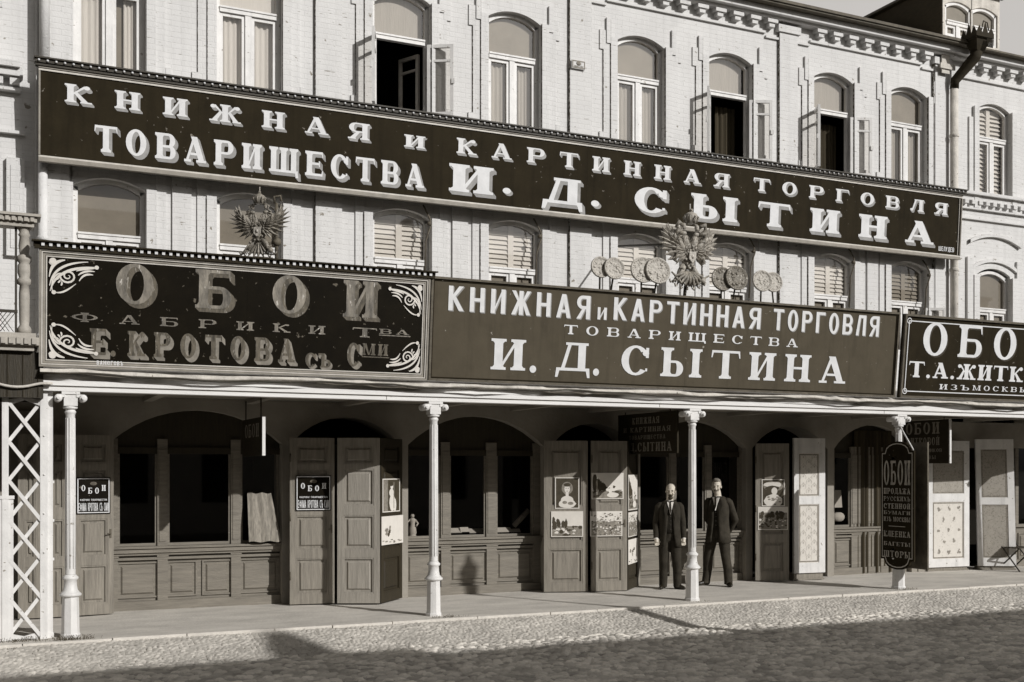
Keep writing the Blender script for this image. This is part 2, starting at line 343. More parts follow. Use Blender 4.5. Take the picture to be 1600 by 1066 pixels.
def street_z(X, Y):
    return -0.188+0.018*np.clip(PE-0.95-Y, 0, 6)+0.012*np.sin(X*1.7)*np.cos(Y*2.1)
g = MB(); g.face([(-1500, -1500, -0.42), (1500, -1500, -0.42), (1500, 1500, -0.42), (-1500, 1500, -0.42)])
struct('ground', g, mk('town_earth', 0.16, 0.95, 0.2, 0.5))
g = MB()
g.face([(-60, -40, -0.30), (60, -40, -0.30), (60, -9.5, -0.30), (-60, -9.5, -0.30)])
g.face([(-60, -9.5, -0.30), (-1.5, -9.5, -0.30), (-1.5, PE, -0.30), (-60, PE, -0.30)])
g.face([(27, -9.5, -0.30), (60, -9.5, -0.30), (60, PE, -0.30), (27, PE, -0.30)])
struct('road', g, mk('road_dust', 0.10, 0.95, 0.2, 3.0, 0.4, 20))
cobble_sheet('street', -1.5, 27, -8.6, PE-0.86, 0.0225, (0.118, 0.094), street_z, 0.036, cobble_mat('street_cobbles', 0.55, 0.09, 0.38), 3)
cobble_sheet('cobbled_verge', -1.5, 27, PE-0.97, PE, 0.0145, (0.060, 0.056), verge_z, 0.020, cobble_mat('verge_cobbles', 0.46, 0.13, 0.16), 5)
g = MB()
yy = [PE, -1.9, -1.2, -0.5, 0.6]
rows = []
for i in range(67):
    x = -3+0.5*i
    rows.append([(x, y, 0.012*math.sin(x*0.9+y)*0.5+0.004*math.sin(5*x) if -2.4 < y < 0.5 else 0.0) for y in yy])
g.grid(rows, 0, True)
struct('pavement', g, M['pave'])
g = MB(); x = -3.0
while x < 30:                                # kerb: long irregular stones laid edge to edge
    l = random.uniform(0.7, 1.3); a = random.uniform(-0.01, 0.01)
    g.box(x+0.006, x+l-0.006, PE-0.045+a, PE+0.012+a, -0.12, 0.004+random.uniform(0, 0.008), 0)
    x += l
struct('kerb', g, M['kerb'])

# ------------------------------------------------------------------ wall builder
def arch_pts(xl, xr, zs, rise, n=14, pw=2.0):
    c = (xl+xr)/2; h = (xr-xl)/2
    if pw == 0:   # circular segment
        r = (h*h+rise*rise)/(2*rise); a0 = math.asin(h/r)
        return [(c+r*math.sin(-a0+2*a0*k/n), zs+rise-r+r*math.cos(-a0+2*a0*k/n)) for k in range(n+1)]
    return [(xl+(xr-xl)*k/n, zs+rise*(1-abs((xl+(xr-xl)*k/n-c)/h)**pw)) for k in range(n+1)]
def wall_rows(mb, F, u0, u1, rows, depth, m=0, mrev=None):
    """rows: list of (v0, v1, holes) with holes (ul, ur, vb, vs, rise): a wall face with arched openings and their reveals"""
    mrev = m if mrev is None else mrev
    for v0, v1, holes in rows:
        x = u0
        for (l, r, b, s, rise) in sorted(holes):
            mb.face([F.p(x, v0), F.p(l, v0), F.p(l, v1), F.p(x, v1)], m)
            if b > v0: mb.face([F.p(l, v0), F.p(r, v0), F.p(r, b), F.p(l, b)], m)
            ap = arch_pts(l, r, s, rise, 14, 0)
            for (a, c) in zip(ap[:-1], ap[1:]):
                mb.face([F.p(a[0], a[1]), F.p(c[0], c[1]), F.p(c[0], v1), F.p(a[0], v1)], m)
                mb.face([F.p(a[0], a[1]), F.p(a[0], a[1], -depth), F.p(c[0], c[1], -depth), F.p(c[0], c[1])], mrev)
            mb.face([F.p(l, b), F.p(l, b, -depth), F.p(l, s, -depth), F.p(l, s)], mrev)
            mb.face([F.p(r, b), F.p(r, s), F.p(r, s, -depth), F.p(r, b, -depth)], mrev)
            if b > v0+1e-4 or b > 1: mb.face([F.p(l, b), F.p(r, b), F.p(r, b, -depth), F.p(l, b, -depth)], mrev)
            x = r
        mb.face([F.p(x, v0), F.p(u1, v0), F.p(u1, v1), F.p(x, v1)], m)

FAC = Frame((0, 0, 0))
BX0, BX1 = 0.56, 17.03
WC = [1.49, 3.39, 5.70, 7.60, 9.95, 11.78, 14.08, 15.92]; HW = 0.47
UZB, UZS, UZT = 7.34, 9.13, 9.27            # upper windows: sill, springing, crown
LZB, LZS, LZT = 4.15, 5.81, 5.94
GZ = 2.96                                    # ceiling of the arcade
ARCH = [(1.50, 3.86, 2.34, 0.46), (4.00, 5.66, 2.34, 0.40), (5.80, 8.12, 2.34, 0.46), (8.26, 9.80, 2.34, 0.38), (9.94, 12.12, 2.34, 0.46),
        (12.26, 13.95, 2.34, 0.40), (14.10, 16.0, 2.34, 0.46)]
main = thing('shop_building', 'long whitewashed brick shop building with two rows of arched windows and the two widest signboards', 'building', (BX0, 0, 0))
mb = MB()
up = [(c-HW, c+HW, UZB, UZS, UZT-UZS) for c in WC]; lo = [(c-HW, c+HW, LZB, LZS, LZT-LZS) for c in WC]
wall_rows(mb, FAC, BX0, BX1, [(GZ, 3.9, []), (3.9, 6.6, lo), (6.6, 10.02, up)], 0.24)
mb.face([(BX0, 0, GZ), (BX0, 0, 10.02), (BX0, 6, 10.02), (BX0, 6, GZ)]); mb.face([(BX1, 0, GZ), (BX1, 6, GZ), (BX1, 6, 10.02), (BX1, 0, 10.02)])
def surround(mb, c, zb, zs, rise, step):
    """raised brick frame round a window: two shallow steps on each side with ears at the head"""
    for side in (-1, 1):
        e = c+side*HW
        w1, w2 = 0.13, 0.26
        a, b = sorted((e+side*0.004, e+side*w1)); mb.box(a, b, -0.044, 0.001, zb-0.25, zs+0.02)
        a, b = sorted((e+side*w1, e+side*w2)); mb.box(a, b, -0.022, 0.001, zb-0.25, zs-0.10)
        a, b = sorted((e+side*w1, e+side*(w2-0.05))); mb.box(a, b, -0.0425, 0.001, zs-0.09, zs+0.33)
        a, b = sorted((e+side*(w2-0.049), e+side*(w2+0.07))); mb.box(a, b, -0.023, 0.001, zs-0.20, zs+0.12)
        if step:                             # toothed end of the surround by the sill
            a, b = sorted((e+side*w2, e+side*(w2+0.08))); mb.box(a, b, -0.028, 0.001, zb-0.1, zb+0.22)
for c in WC: surround(mb, c, UZB, UZS, 0.14, True)
for c in WC:
    for side in (-1, 1):
        e = c+side*HW
        a, b = sorted((e+side*0.004, e+side*0.14)); mb.box(a, b, -0.05, 0.001, LZB, LZS+0.02)
        a, b = sorted((e+side*0.14, e+side*0.27)); mb.box(a, b, -0.024, 0.001, LZB, LZT+0.3)
LES = [0.80, 4.545, 8.775, 13.02, 16.72]
for c in LES:                                # flat pilaster strips on the wide piers, through both storeys
    hw = 0.20 if c not in (0.80, 16.72) else 0.17
    mb.box(c-hw, c+hw, -0.055, 0.001, GZ+0.3, 9.80); mb.box(c-hw-0.05, c+hw+0.05, -0.09, 0.001, 9.80, 9.93)
for a, b in zip(WC[::2], WC[1::2]):          # thin strips on the narrow piers
    mb.box((a+b)/2-0.13, (a+b)/2+0.13, -0.035, 0.001, LZB, 6.5)
# frieze ledges broken by the pilasters, corbel table and cornice
edges = [BX0]+[q for c in LES for q in (c-0.20, c+0.20)]+[BX1]
for k in range(0, len(edges)-1, 2):
    a, b = edges[k], edges[k+1]
    if b-a > 0.3:
        mb.box(a+0.30, b-0.30, -0.045, 0.001, 9.735, 9.775); mb.box(a+0.001, a+0.29, -0.040, 0.001, 9.66, 9.70); mb.box(b-0.29, b-0.001, -0.040, 0.001, 9.66, 9.70)
mb.box(BX0, BX1, -0.26, 0.30, 10.02, 10.12)
mb.box(BX0, BX1, -0.16, 0.001, 9.975, 10.019)
part('wall', mb, M['wall'], main)
mb = MB()                                    # grime and painted shadow lines, mostly on left edges of the raised brickwork
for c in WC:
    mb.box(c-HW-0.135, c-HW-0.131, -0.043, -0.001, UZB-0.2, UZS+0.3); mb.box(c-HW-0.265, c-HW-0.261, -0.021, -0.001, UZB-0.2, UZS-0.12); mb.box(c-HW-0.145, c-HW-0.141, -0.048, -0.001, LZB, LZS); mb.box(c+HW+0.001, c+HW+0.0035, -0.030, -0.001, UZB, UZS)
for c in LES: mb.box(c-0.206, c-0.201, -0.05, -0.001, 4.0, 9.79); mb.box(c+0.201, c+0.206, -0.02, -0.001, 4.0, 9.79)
part('grime_and_shade_lines', mb, M['joint'], main)
mb = MB(); x = BX0+0.2; mb.box(x-0.11, x+0.11, -0.15, 0.001, 9.90, 9.974); mb.box(x-0.06, x+0.06, -0.12, 0.001, 9.83, 9.899)
corb = part('corbel', mb, M['trim'], main); n = 1
while x+0.37*n < BX1-0.2:
    if min(abs(x+0.37*n-c) for c in LES) > 0.34: o = copy_tree(corb, main); o.location.x += 0.37*n
    n += 1
mb = MB(); mb.box(BX0-0.02, BX1+0.02, -0.40, -0.0, 10.121, 10.155); mb.box(BX0-0.02, BX1+0.02, -0.43, -0.385, 10.15, 10.20)
part('eaves_gutter', mb, M['rust'], main)
mb = MB()                                    # sheet-iron roof, low at the eaves, with standing seams
def roof_z(y): return 10.17+(y+0.38)*0.49
mb.face([(BX0, -0.38, roof_z(-0.38)), (BX1, -0.38, roof_z(-0.38)), (BX1, 6, roof_z(6)), (BX0, 6, roof_z(6))])
mb.face([(BX0, 6, roof_z(6)), (BX1, 6, roof_z(6)), (BX1, 12, 10.1), (BX0, 12, 10.1)])
mb.face([(BX0, 0.3, 10.0), (BX0, -0.38, 10.15), (BX0, 6, roof_z(6)), (BX0, 12, 10.1)])
x = BX0+0.3
while x < BX1:
    mb.face([(x, -0.37, roof_z(-0.37)), (x, 6, roof_z(6)), (x, 6, roof_z(6)+0.05), (x, -0.37, roof_z(-0.37)+0.05)])
    mb.face([(x+0.02, -0.37, roof_z(-0.37)), (x+0.02, -0.37, roof_z(-0.37)+0.05), (x+0.02, 6, roof_z(6)+0.05), (x+0.02, 6, roof_z(6))])
    x += 0.95
part('roof', mb, M['roof'], main)
mb = MB()                                    # rooms behind the windows
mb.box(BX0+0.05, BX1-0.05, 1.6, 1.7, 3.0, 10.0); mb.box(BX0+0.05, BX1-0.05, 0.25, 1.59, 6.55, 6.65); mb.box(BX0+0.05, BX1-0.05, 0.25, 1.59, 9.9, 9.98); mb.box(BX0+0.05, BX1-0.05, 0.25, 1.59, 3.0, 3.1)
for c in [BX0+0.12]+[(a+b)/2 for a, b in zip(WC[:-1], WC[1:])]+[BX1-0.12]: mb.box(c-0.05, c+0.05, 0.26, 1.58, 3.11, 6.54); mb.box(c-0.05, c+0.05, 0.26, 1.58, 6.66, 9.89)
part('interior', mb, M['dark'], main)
# ground-floor arcade
mb = MB()
wall_rows(mb, Frame((0, 0.0, 0)), BX0-0.5, BX1, [(0, GZ+0.4, [(l, r, 0.0, s, h) for l, r, s, h in ARCH])], 0.5)
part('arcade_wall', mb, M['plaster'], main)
mb = MB(); mb.box(BX0-0.5, BX1+8, 2.2, 2.3, 0, 3.4); mb.box(BX0-0.5, BX1+8, 0.55, 2.19, 2.95, 3.0)
for l, r, s, h in ARCH: mb.box(r+0.04, r+0.10, 0.52, 2.19, 0, 2.94)
mb.box(BX0-0.5, BX1+8, 0.5, 2.19, -0.02, 0.006)
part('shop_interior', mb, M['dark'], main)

# ------------------------------------------------------------------ windows
def win_frame(c, zb, zs, rise, ztr, mull=True, y=0.10, hw=HW):
    m = MB(); l, r = c-hw, c+hw; fw = 0.065
    m.box(l+0.003, l+fw, y, y+0.07, zb, zs); m.box(r-fw, r-0.003, y, y+0.07, zb, zs)
    ao = arch_pts(l+0.003, r-0.003, zs, rise, 14, 0); ai = arch_pts(l+fw, r-fw, zs-0.055, rise, 14, 0)
    for k in range(14):
        q = [ao[k], ao[k+1], ai[k+1], ai[k]]
        f = [(a, y, z) for a, z in q]; bk = [(a, y+0.07, z) for a, z in q]
        m.face([f[3], f[2], f[1], f[0]]); m.face(bk); m.face([f[2], f[3], bk[3], bk[2]])
    m.box(l+fw, r-fw, y-0.02, y+0.06, ztr-0.04, ztr+0.035); m.box(l+fw, r-fw, y-0.035, y-0.021, ztr+0.018, ztr+0.045)
    if mull: m.box(c-0.045, c+0.045, y-0.01, y+0.06, zb+0.05, ztr-0.041)
    if mull:
        for s in (-1, 1):
            a, b = (l+fw, c-0.046) if s < 0 else (c+0.046, r-fw)
            m.box(a, a+0.045, y+0.012, y+0.055, zb+0.05, ztr-0.042); m.box(b-0.045, b, y+0.012, y+0.055, zb+0.05, ztr-0.042)
            m.box(a+0.046, b-0.046, y+0.012, y+0.055, ztr-0.09, ztr-0.042); m.box(a+0.046, b-0.046, y+0.012, y+0.055, zb+0.051, zb+0.11)
    m.box(l+fw, r-fw, y, y+0.07, zb, zb+0.05)
    return m
def pane_mb(c, zb, zs, rise, y, hw=HW-0.06):
    m = MB(); ap = arch_pts(c-hw, c+hw, zs-0.05, rise, 14, 0)
    m.face([(c-hw, y, zb), (c+hw, y, zb)]+[(a, y, z) for a, z in reversed(ap)]); return m
def casement(hx, hz0, hz1, w, ang, side, y=0.02):
    """one glazed leaf hung at x=hx; side -1 hangs on the left jamb, ang degrees opened outward"""
    a = R(ang); U = (-side*math.cos(a), -math.sin(a), 0)
    F = Frame((hx, y, hz0), U, (0, 0, 1)); m = MB(); h = hz1-hz0; t = 0.022; b = 0.05
    m.fbox(F, 0, b, 0, h, -t, t); m.fbox(F, w-b, w, 0, h, -t, t); m.fbox(F, b, w-b, 0, b+0.02, -t, t); m.fbox(F, b, w-b, h-b, h, -t, t)
    m.fbox(F, b, w-b, h*0.76, h*0.76+0.035, -t*0.8, t*0.8)
    m.face([F.p(b, b, 0), F.p(w-b, b, 0), F.p(w-b, h-b, 0), F.p(b, h-b, 0)], 1)
    m.fbox(F, w-0.03, w+0.02, h*0.45, h*0.45+0.08, t, t+0.02)
    return m
def curtain_mb(x0, x1, z0, z1, y, amp=0.02, n=26, ph=0.0):
    m = MB(); rows = []
    for z in (z1, (z0+z1)/2, z0):
        rows.append([(x0+(x1-x0)*k/n, y+amp*math.sin(k*1.7+ph)+amp*0.6*math.sin(k*0.6+ph*2), z) for k in range(n+1)])
    m.grid(rows, 0, True); return m
def slats_mb(x0, x1, z0, z1, y, step=0.085, lean=0.05):
    m = MB(); z = z0
    xm = (x0+x1)/2
    for a, b in ((x0, xm-0.05), (xm+0.05, x1)):
        z = z0
        while z+step*0.8 < z1:
            m.face([(a, y, z), (b, y, z), (b, y+lean, z+step*0.93), (a, y+lean, z+step*0.93)]); m.face([(a, y+0.004, z), (a, y+lean+0.004, z+step*0.93), (b, y+lean+0.004, z+step*0.93), (b, y+0.004, z)])
            z += step
    m.box(xm-0.049, xm+0.049, y-0.004, y+0.05, z0, z1+0.04); m.box(x0, x1, y+lean+0.006, y+lean+0.016, z0-0.03, z1+0.05)
    return m
def window(parent, c, upper, kind, hw=HW, label=None):
    zb, zs, zt = (UZB, UZS, UZT) if upper else (LZB, LZS, LZT)
    ztr = 8.56 if upper else 5.15
    wn = part('window', win_frame(c, zb, zs, zt-zs, ztr, not kind.startswith('open'), hw=hw), M['paint'], parent, label)
    if kind.startswith('open'):
        mp_ = pane_mb(c, ztr, zs, zt-zs, 0.14); part('pane', mp_, M['glass'], wn)
        mt = MB(); mt.face([(c-hw+0.07, 0.22, ztr), (c+hw-0.07, 0.22, ztr), (c+hw-0.07, 0.22, zt), (c-hw+0.07, 0.22, zt)]); part('blind', mt, M['curtain'], wn)
        angs = {'open_wide': (112, 150), 'open_mid': (118, 158), 'open_tall': (128, 156)}[kind]
        lw = hw-0.06
        part('casement', casement(c-hw+0.05, zb+0.06, ztr-0.05, lw, angs[0], -1), [M['paint'], M['glass']], wn)
        part('casement', casement(c+hw-0.05, zb+0.06, ztr-0.05, lw, angs[1], 1), [M['paint'], M['glass']], wn)
        if kind == 'open_wide':
            part('casement', casement(c+hw-0.10, zb+0.06, ztr-0.12, lw, -62, 1, 0.26), [M['greypaint'], M['glass']], wn, 'grey inner casement swung into the room')
        else:
            part('curtain', curtain_mb(c-0.05, c+hw-0.05, zb, ztr-0.1, 0.42, 0.03, 20, c), M['drape'], wn)
            part('curtain', curtain_mb(c-hw+0.05, c-0.25, zb, ztr-0.1, 0.42, 0.03, 12, c), M['drape'], wn)
        return wn
    part('pane', pane_mb(c, zb+0.05, zs, zt-zs, 0.14, hw-0.06), M['glass'], wn)
    if kind.startswith('curtain'):
        cm, bm = (M['palecurtain'], M['palecurtain']) if kind == 'curtain_pale' else (M['curtain'], M['greyblind2'])
        mt = MB(); mt.face([(c-hw+0.06, 0.19, ztr-0.06), (c+hw-0.06, 0.19, ztr-0.06), (c+hw-0.06, 0.19, zt), (c-hw+0.06, 0.19, zt)]); part('blind', mt, bm, wn)
        part('curtain', curtain_mb(c-hw+0.12+0.10*math.sin(c*3), c-0.08, zb, ztr-0.05, 0.20, 0.015, 16, c), cm, wn)
        part('curtain', curtain_mb(c+0.12+0.08*math.sin(c*5), c+hw-0.06, zb, ztr-0.05, 0.21, 0.015, 16, c+1), cm, wn)
        mt = MB(); mt.face([(c-hw+0.05, 0.25, zb), (c+hw-0.05, 0.25, zb), (c+hw-0.05, 0.25, ztr), (c-hw+0.05, 0.25, ztr)]); part('lining', mt, M['greyblind'], wn)
    elif kind == 'blind':
        mt = MB(); mt.face([(c-hw+0.05, 0.172, zb), (c+hw-0.05, 0.172, zb), (c+hw-0.05, 0.172, zt), (c-hw+0.05, 0.172, zt)]); part('blind', mt, M['greyblind'], wn)
    elif kind in ('louvre', 'louvre_dark'):
        part('louvre', slats_mb(c-hw+0.08, c+hw-0.08, ztr+0.045, zs+0.10, 0.15, 0.075, 0.03), M['blind'] if kind == 'louvre' else M['greyblind2'], wn)
        mt = MB(); mt.face([(c-hw+0.05, 0.172, zb), (c+hw-0.05, 0.172, zb), (c+hw-0.05, 0.172, ztr-0.045), (c-hw+0.05, 0.172, ztr-0.045)]); part('blind', mt, M['greyblind'], wn)
    elif kind == 'louvre_full':
        part('louvre', slats_mb(c-hw+0.08, c+hw-0.08, zb+0.1, zs+0.02, 0.18), M['blind'], wn)
    return wn
M['greyblind2'] = mk('grey_shade_cloth', 0.27, 0.9, 0.12, 3.0)
for c, k in zip(WC, ['curtain_pale', 'curtain_pale', 'open_wide', 'curtain', 'curtain', 'open_tall', 'open_mid', 'curtain']):
    window(main, c, True, k)
for c, k in zip(WC, ['blind', 'blind', 'louvre', 'louvre', 'louvre', 'louvre', 'louvre', 'louvre_dark']):
    window(main, c, False, k)
mb = casement(WC[7]+HW-0.05, LZB+0.1, 5.08, 0.40, 150, 1); part('casement', mb, [M['paint'], M['glass']], main, 'small casement left ajar')

# ------------------------------------------------------------------ dormer on the roof
def at_d(px, py, Y): return at(px, py, Y)
DX0, DX1, DY = 17.33-0.35, 18.55, 0.55
DX0 = at(1473, 50, DY)[0]; DX1 = at(1562, 60, DY)[0]
DF = Frame((0, DY, 0)); DT = 11.78; DB = roof_z(DY)-0.05
dw = (DX1-DX0-0.26)/2
dw += 0.08
dh = [(DX0+0.06, DX0+0.06+dw, DB+0.10, 11.34, 0.10), (DX1-0.06-dw, DX1-0.06, DB+0.10, 11.34, 0.10)]
dorm = MB(); wall_rows(dorm, DF, DX0, DX1, [(DB-0.3, DT, dh)], 0.08)
dm = part('dormer', dorm, M['greydorm'] if 'greydorm' in M else M['oldtrim'], main)
mb = MB()
mb.box(DX0-0.02, DX0+0.02, DY+0.02, 3.4, 9.9, DT-0.02, 0); part('cheek', mb, M['tar'], dm); mb = MB(); mb.box(DX1-0.02, DX1+0.02, DY+0.02, 3.4, 9.9, DT-0.02, 0)
part('cheek', mb, M['tar'], dm)
mb = MB(); mb.box(DX0-0.12, DX1+0.12, DY-0.14, 3.5, DT, DT+0.05); mb.box(DX0-0.06, DX1+0.06, DY-0.08, DY+0.0, DT-0.10, DT-0.001)
part('dormer_roof', mb, M['dark_iron'], dm)
for (l, r, b, s, h) in dh:
    mb = win_frame((l+r)/2, b, s, h, 11.0, True, DY+0.03, (r-l)/2); part('dormer_window', mb, M['paint'], dm)
    mb = pane_mb((l+r)/2, b, s, h, DY+0.09, (r-l)/2-0.06); part('pane', mb, M['greyblind'], dm)

# ------------------------------------------------------------------ neighbours
ngb = thing('corner_house', 'white brick house at the right edge, with stepped string courses and a hooded mezzanine window', 'building', (BX1, 0, 0))
NX1 = 26.0; NF = Frame((0, 0.03, 0)); NC = [18.2, 20.9, 23.6]
mb = MB()
wall_rows(mb, NF, BX1+0.002, NX1, [(2.9, 3.9, []), (3.9, 6.7, [(c-0.45, c+0.45, LZB, LZS+0.04, 0.13) for c in NC]), (6.7, 10.02, [(c-0.45, c+0.45, UZB, UZS, 0.14) for c in NC])], 0.24)
mb.box(BX1+0.003, NX1, -0.24, 0.28, 10.021, 10.121); mb.box(BX1+0.003, NX1, -0.13, 0.029, 9.975, 10.02)
mb.box(BX1+0.24, NX1, -0.02, 0.029, 9.66, 9.70)
mb.box(BX1+0.20, NX1, -0.10, 0.029, 7.38, 7.44); mb.box(BX1+0.20, NX1, -0.04, 0.029, 7.10, 7.13); mb.box(BX1+0.20, NX1, -0.02, 0.029, 7.28, 7.377); mb.box(BX1+0.22, NX1, -0.03, 0.029, 6.90, 6.93)
x = BX1+0.35
while x < NX1:
    mb.box(x-0.05, x+0.05, -0.06, 0.029, 7.20, 7.277); x += 0.19
x = BX1+0.45
while x < NX1:
    mb.box(x-0.11, x+0.11, -0.13, 0.029, 9.90, 9.974); mb.box(x-0.06, x+0.06, -0.10, 0.029, 9.83, 9.899); x += 0.37
for c in NC:
    for s in (-1, 1):
        a, b = sorted((c+s*0.455, c+s*0.58)); mb.box(a, b, -0.03, 0.029, UZB-0.2, UZS+0.02)
        a, b = sorted((c+s*0.58, c+s*0.70)); mb.box(a, b, -0.005, 0.029, UZB-0.2, UZS-0.2)
        a, b = sorted((c+s*0.455, c+s*0.60)); mb.box(a, b, -0.04, 0.029, LZB-0.2, LZS)
        a, b = sorted((c+s*0.60, c+s*0.76)); mb.box(a, b, -0.02, 0.029, LZB-0.2, LZS+0.35)
    for off, dd in ((0.12, 0.05), (0.62, 0.07)):   # hood mouldings
        ap = arch_pts(c-0.58-off*0.2, c+0.58+off*0.2, LZS+off, 0.17, 16, 0); bp = [(a, z+0.07) for a, z in ap]
        for k in range(16):
            q = [ap[k], ap[k+1], bp[k+1], bp[k]]; f = [(a, 0.03-dd, z) for a, z in q]; h_ = [(a, 0.029, z) for a, z in q]
            mb.face(f); mb.face([f[0], h_[0], h_[1], f[1]]); mb.face([f[3], f[2], h_[2], h_[3]])
part('wall', mb, M['wall'], ngb)
for c in NC:
    window(ngb, c, True, 'louvre_full', 0.45); 
    wn = window(ngb, c, False, 'blind', 0.45)
mb = MB(); mb.face([(BX1, -0.36, 10.16), (NX1, -0.36, 10.16), (NX1, 6, 13.2), (BX1, 6, 13.2)]); mb.face([(BX1, 6, 13.2), (NX1, 6, 13.2), (NX1, 12, 10.1), (BX1, 12, 10.1)])
part('roof', mb, M['roof'], ngb)
mb = MB(); mb.box(BX1+0.025, NX1, -0.38, 0.0, 10.122, 10.155); part('eaves_gutter', mb, M['rust'], ngb)
mb = MB(); mb.box(BX1+0.1, NX1, 1.6, 1.7, 3, 10); mb.box(BX1+0.1, NX1, 0.3, 1.59, 6.6, 6.7); mb.box(BX1+0.1, NX1, 0.3, 1.59, 9.9, 9.98); part('interior', mb, M['dark'], ngb)
mb = MB(); mb.box(BX1+0.001, NX1, 0.03, 0.5, 2.4, 3.3); mb.box(16.15, 16.35, -0.02, 0.5, 0, 2.399); mb.box(19.9, 20.5, 0.0, 0.5, 0, 2.399); mb.box(22.9, 26, 0.0, 0.5, 0, 2.399)
part('arcade_wall', mb, M['plaster'], ngb)

lft = thing('balcony_house', 'white stuccoed house at the left edge, behind the balcony and the lattice', 'building', (-2, 0.12, 0))
mb = MB(); LF = Frame((0, 0.14, 0))
wall_rows(mb, LF, -9, BX0-0.001, [(2.9, 10.0, [])], 0.2)
mb.box(-9, 0.36, -0.10, 0.139, 7.26, 7.34); mb.box(-9, 0.40, -0.04, 0.139, 7.16, 7.255); mb.box(-9, 0.38, 0.02, 0.139, 6.98, 7.02); mb.box(-9, 0.43, 0.05, 0.139, 6.42, 6.46)
x = 0.30
while x > -3: mb.box(x-0.06, x+0.06, 0.0, 0.139, 7.05, 7.155); x -= 0.2
mb.box(0.20, 0.42, 0.06, 0.139, 4.8, 6.1); mb.box(0.25, 0.37, 0.05, 0.0595, 4.9, 6.0); mb.box(-0.4, 0.06, 0.04, 0.139, 7.4, 10); mb.box(-0.1, 0.15, 0.0, 0.0395, 8.05, 8.2)
mb.box(-9, 0.4, -0.2, 0.3, 10.0, 10.12)
part('wall', mb, M['wall'], lft)
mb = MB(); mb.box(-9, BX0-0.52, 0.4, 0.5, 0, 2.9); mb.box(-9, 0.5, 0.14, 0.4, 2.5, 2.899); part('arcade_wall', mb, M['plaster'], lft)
mb = MB(); mb.face([(-9, -0.3, 10.121), (0.5, -0.3, 10.121), (0.5, 6, 13), (-9, 6, 13)]); part('roof', mb, M['roof'], lft)

# ------------------------------------------------------------------ the house opposite, whose shadow lies on the street
OY = -24.0; OH = 10.35; OH2 = 10.64; OXS = 15.3
opp = thing('opposite_house', 'plastered house across the street behind the camera, shading the cobbles', 'building', (0, OY, 0))
mb = MB(); OF = Frame((0, OY, 0), (-1, 0, 0), (0, 0, 1))
ho = lambda b: [(-44+3*k, -44+3*k+1.2, b, b+1.9, 0.2) for k in range(29)]
wall_rows(mb, OF, -45, 45, [(-0.3, 4, ho(0.8)), (4, 7.5, ho(4.6)), (7.5, OH, ho(8.0))], 0.3)
mb.face([(-45, OY-8, -0.3), (45, OY-8, -0.3), (45, OY-8, OH), (-45, OY-8, OH)]); mb.box(-45, 45, OY-8, OY+0.25, OH, OH+0.15); mb.box(-45, OXS, OY-8, OY+0.2, OH+0.151, OH2); mb.box(-45, OXS+0.05, OY-8, OY+0.26, OH2+0.001, OH2+0.14)
mb.box(-45, 45, OY-1.2, OY-1.1, -0.3, OH-0.01, 1)
part('wall', mb, [M['opp'], M['dark']], opp)
def chimney(px, py, zg, w, top, mat, dw=0.6):
    """a stack on the far roof placed so that its shadow meets the street where the photograph shows one"""
    X, Z = 0, 0
    t = (CH-zg)/((py-HOR)/FPX); q = CAM+FW*t+RT*((px-800)/FPX*t)
    k = (q.y-(OY-0.3))/-sd.y
    return q.x+sd.x*k
cx1 = chimney(424, 1014, -0.2, 0.9, 0, None)-0.62; cx2 = 19.78
mb = MB(); mb.prism(Frame((cx1, OY-0.3, OH2+0.142)), [(0.0, 0), (0.80, 0), (0.80, 0.80), (0.50, 0.80)], -0.3, 0.3)
part('chimney', mb, M['opp'], opp)
lx_, ly_ = 12.2, -9.9                        # a gas lamp on the near side of the street, out of the frame: its shadow crosses the pavement
lamp = thing('street_lamp', 'tall gas lamp near the camera, whose thin shadow crosses the pavement', 'street lamp', (lx_, ly_, -0.3))
mb = MB(); mb.lathe((lx_, ly_, -0.3), [(0.22, 0), (0.22, 0.15), (0.15, 0.3), (0.12, 0.9), (0.11, 4.2), (0.12, 4.3), (0.045, 4.55), (0.035, 4.9), (0.032, 5.55)], 12); part('post', mb, M['dark_iron'], lamp)
mb = MB(); mb.lathe((lx_, ly_, 5.25), [(0.05, 0), (0.09, 0.04), (0.15, 0.5), (0.17, 0.52), (0.06, 0.68), (0.05, 0.76), (0.01, 0.80)], 6, smooth=False); part('lantern', mb, M['dark_iron'], lamp)
